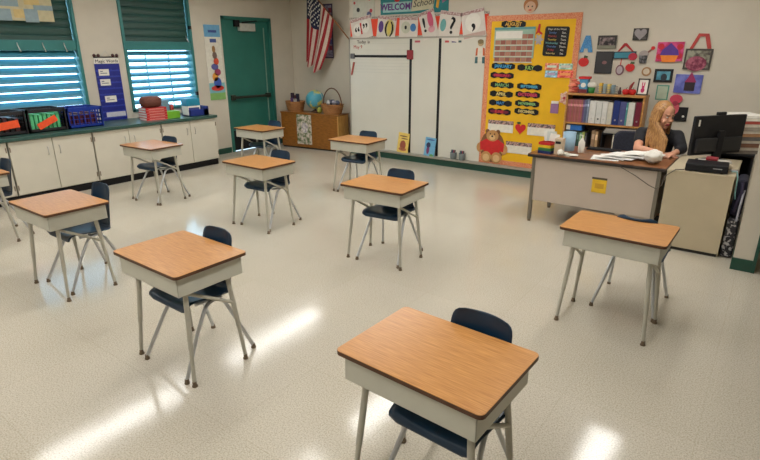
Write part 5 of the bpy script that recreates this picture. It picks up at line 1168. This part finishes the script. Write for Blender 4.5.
# shirt
s = MB()
capsule(s, (-1.0, 6.50, .58), (-.96, 6.44, .72), .150, .140); capsule(s, (-.96, 6.44, .72), (-.93, 6.335, .885), .140, .143)
capsule(s, SR + Vector((.03, 0, -.02)), SL + Vector((-.03, 0, -.02)), .085, .085)
capsule(s, (-.925, 6.31, .93), (-.918, 6.29, .985), .085, .066)
capsule(s, SR, SR.lerp(ER, .55), .068, .062); capsule(s, SL, EL, .068, .058); capsule(s, EL, EL.lerp(WL, .5), .058, .045)
remeshed(s, 'shirt', M_SHIRT, pe, .011, 3)
j = MB()
capsule(j, (-1.06, 6.50, .575), KR, .095, .072); capsule(j, (-.92, 6.50, .575), KL, .095, .072); capsule(j, KR, (-1.13, 6.22, .14), .066, .052); capsule(j, KL, (-.83, 6.20, .14), .066, .052); capsule(j, (-1.06, 6.5, .575), (-.92, 6.5, .575), .11, .11)
remeshed(j, 'trousers', M_JEAN, pe, .013, 3)
for k, (x, y) in enumerate(((-1.13, 6.22), (-.83, 6.20))):
    m = MB(); capsule(m, (x, y + .03, .055), (x + .0, y - .12, .035), .05, .034); m.box((x - .045, y - .16, 0), (x + .045, y + .08, .02)); m.build('shoe', M_BLACK, pe, world=True)
# hair: cap plus long locks falling over both sides of the shoulders
h = MB()
def eh(c, r3):
    Mx = Matrix.Translation(c) @ Matrix((side, fdir, upv)).transposed().to_4x4(); h.ball((0, 0, 0), r3, 24, 0, Mx)
eh(hp(-.028, 0, .038), (.092, .100, .102)); eh(hp(-.06, 0, -.02), (.088, .075, .10))
rnd = random.Random(11)
for k in range(22):
    # angle around the head from one temple over the back to the other
    a = R(-118 + 236 * k / 21)
    sx = math.sin(a) * .092; fx = -math.cos(a) * .09 - .01
    if fx > .035: fx = .035
    top_ = hp(fx * .8 + .0, sx * .92, .06 - .02 * rnd.random())
    mid_ = hp(fx - .005, sx * 1.08, -.07)
    right_ = sx > 0
    low = mid_ + Vector((sx * .1, -.02 if right_ else .01, -.13 - .02 * rnd.random()))
    if sx > .02:
        low = Vector((-.985 + .052 * (k - 14) * .42 + .01 * rnd.random(), 6.10 - .012 * (k - 11), .93)); end = low + Vector((.012 * (rnd.random() - .3), -.012, -.115 - .05 * rnd.random()))
    else: low = low + Vector((-.01, .06, 0)); end = low + Vector((0, .03, -.09 - .04 * rnd.random()))
    capsule(h, top_, mid_, .020, .021, 10); capsule(h, mid_, low, .021, .019, 10); capsule(h, low, end, .018, .009, 10)
remeshed(h, 'hair', M_HAIR, pe, .0075, 2, .4)

# ================================================================== daylight, world, camera
W = bpy.data.worlds.new('sky'); SC.world = W; W.use_nodes = True
nt = W.node_tree; bg = nt.nodes['Background']
bg.inputs['Color'].default_value = (.56, .80, 1, 1); bg.inputs['Strength'].default_value = 5.5
cam = bpy.data.cameras.new('camera'); co = bpy.data.objects.new('camera', cam); COL.objects.link(co)
cam.sensor_fit = 'HORIZONTAL'; cam.sensor_width = 36; cam.lens = 36 * F_PX / 760; cam.clip_start = .05; cam.clip_end = 100
mw = Matrix.Identity(4)
for i, v in enumerate((RI, UP, -FW)):
    for r_ in range(3): mw[r_][i] = v[r_]
mw.translation = EYE; co.matrix_world = mw
SC.camera = co
SC.view_settings.view_transform = 'Standard'; SC.view_settings.look = 'None'; SC.view_settings.exposure = 0.0
SC.cycles.max_bounces = 8; SC.cycles.diffuse_bounces = 5
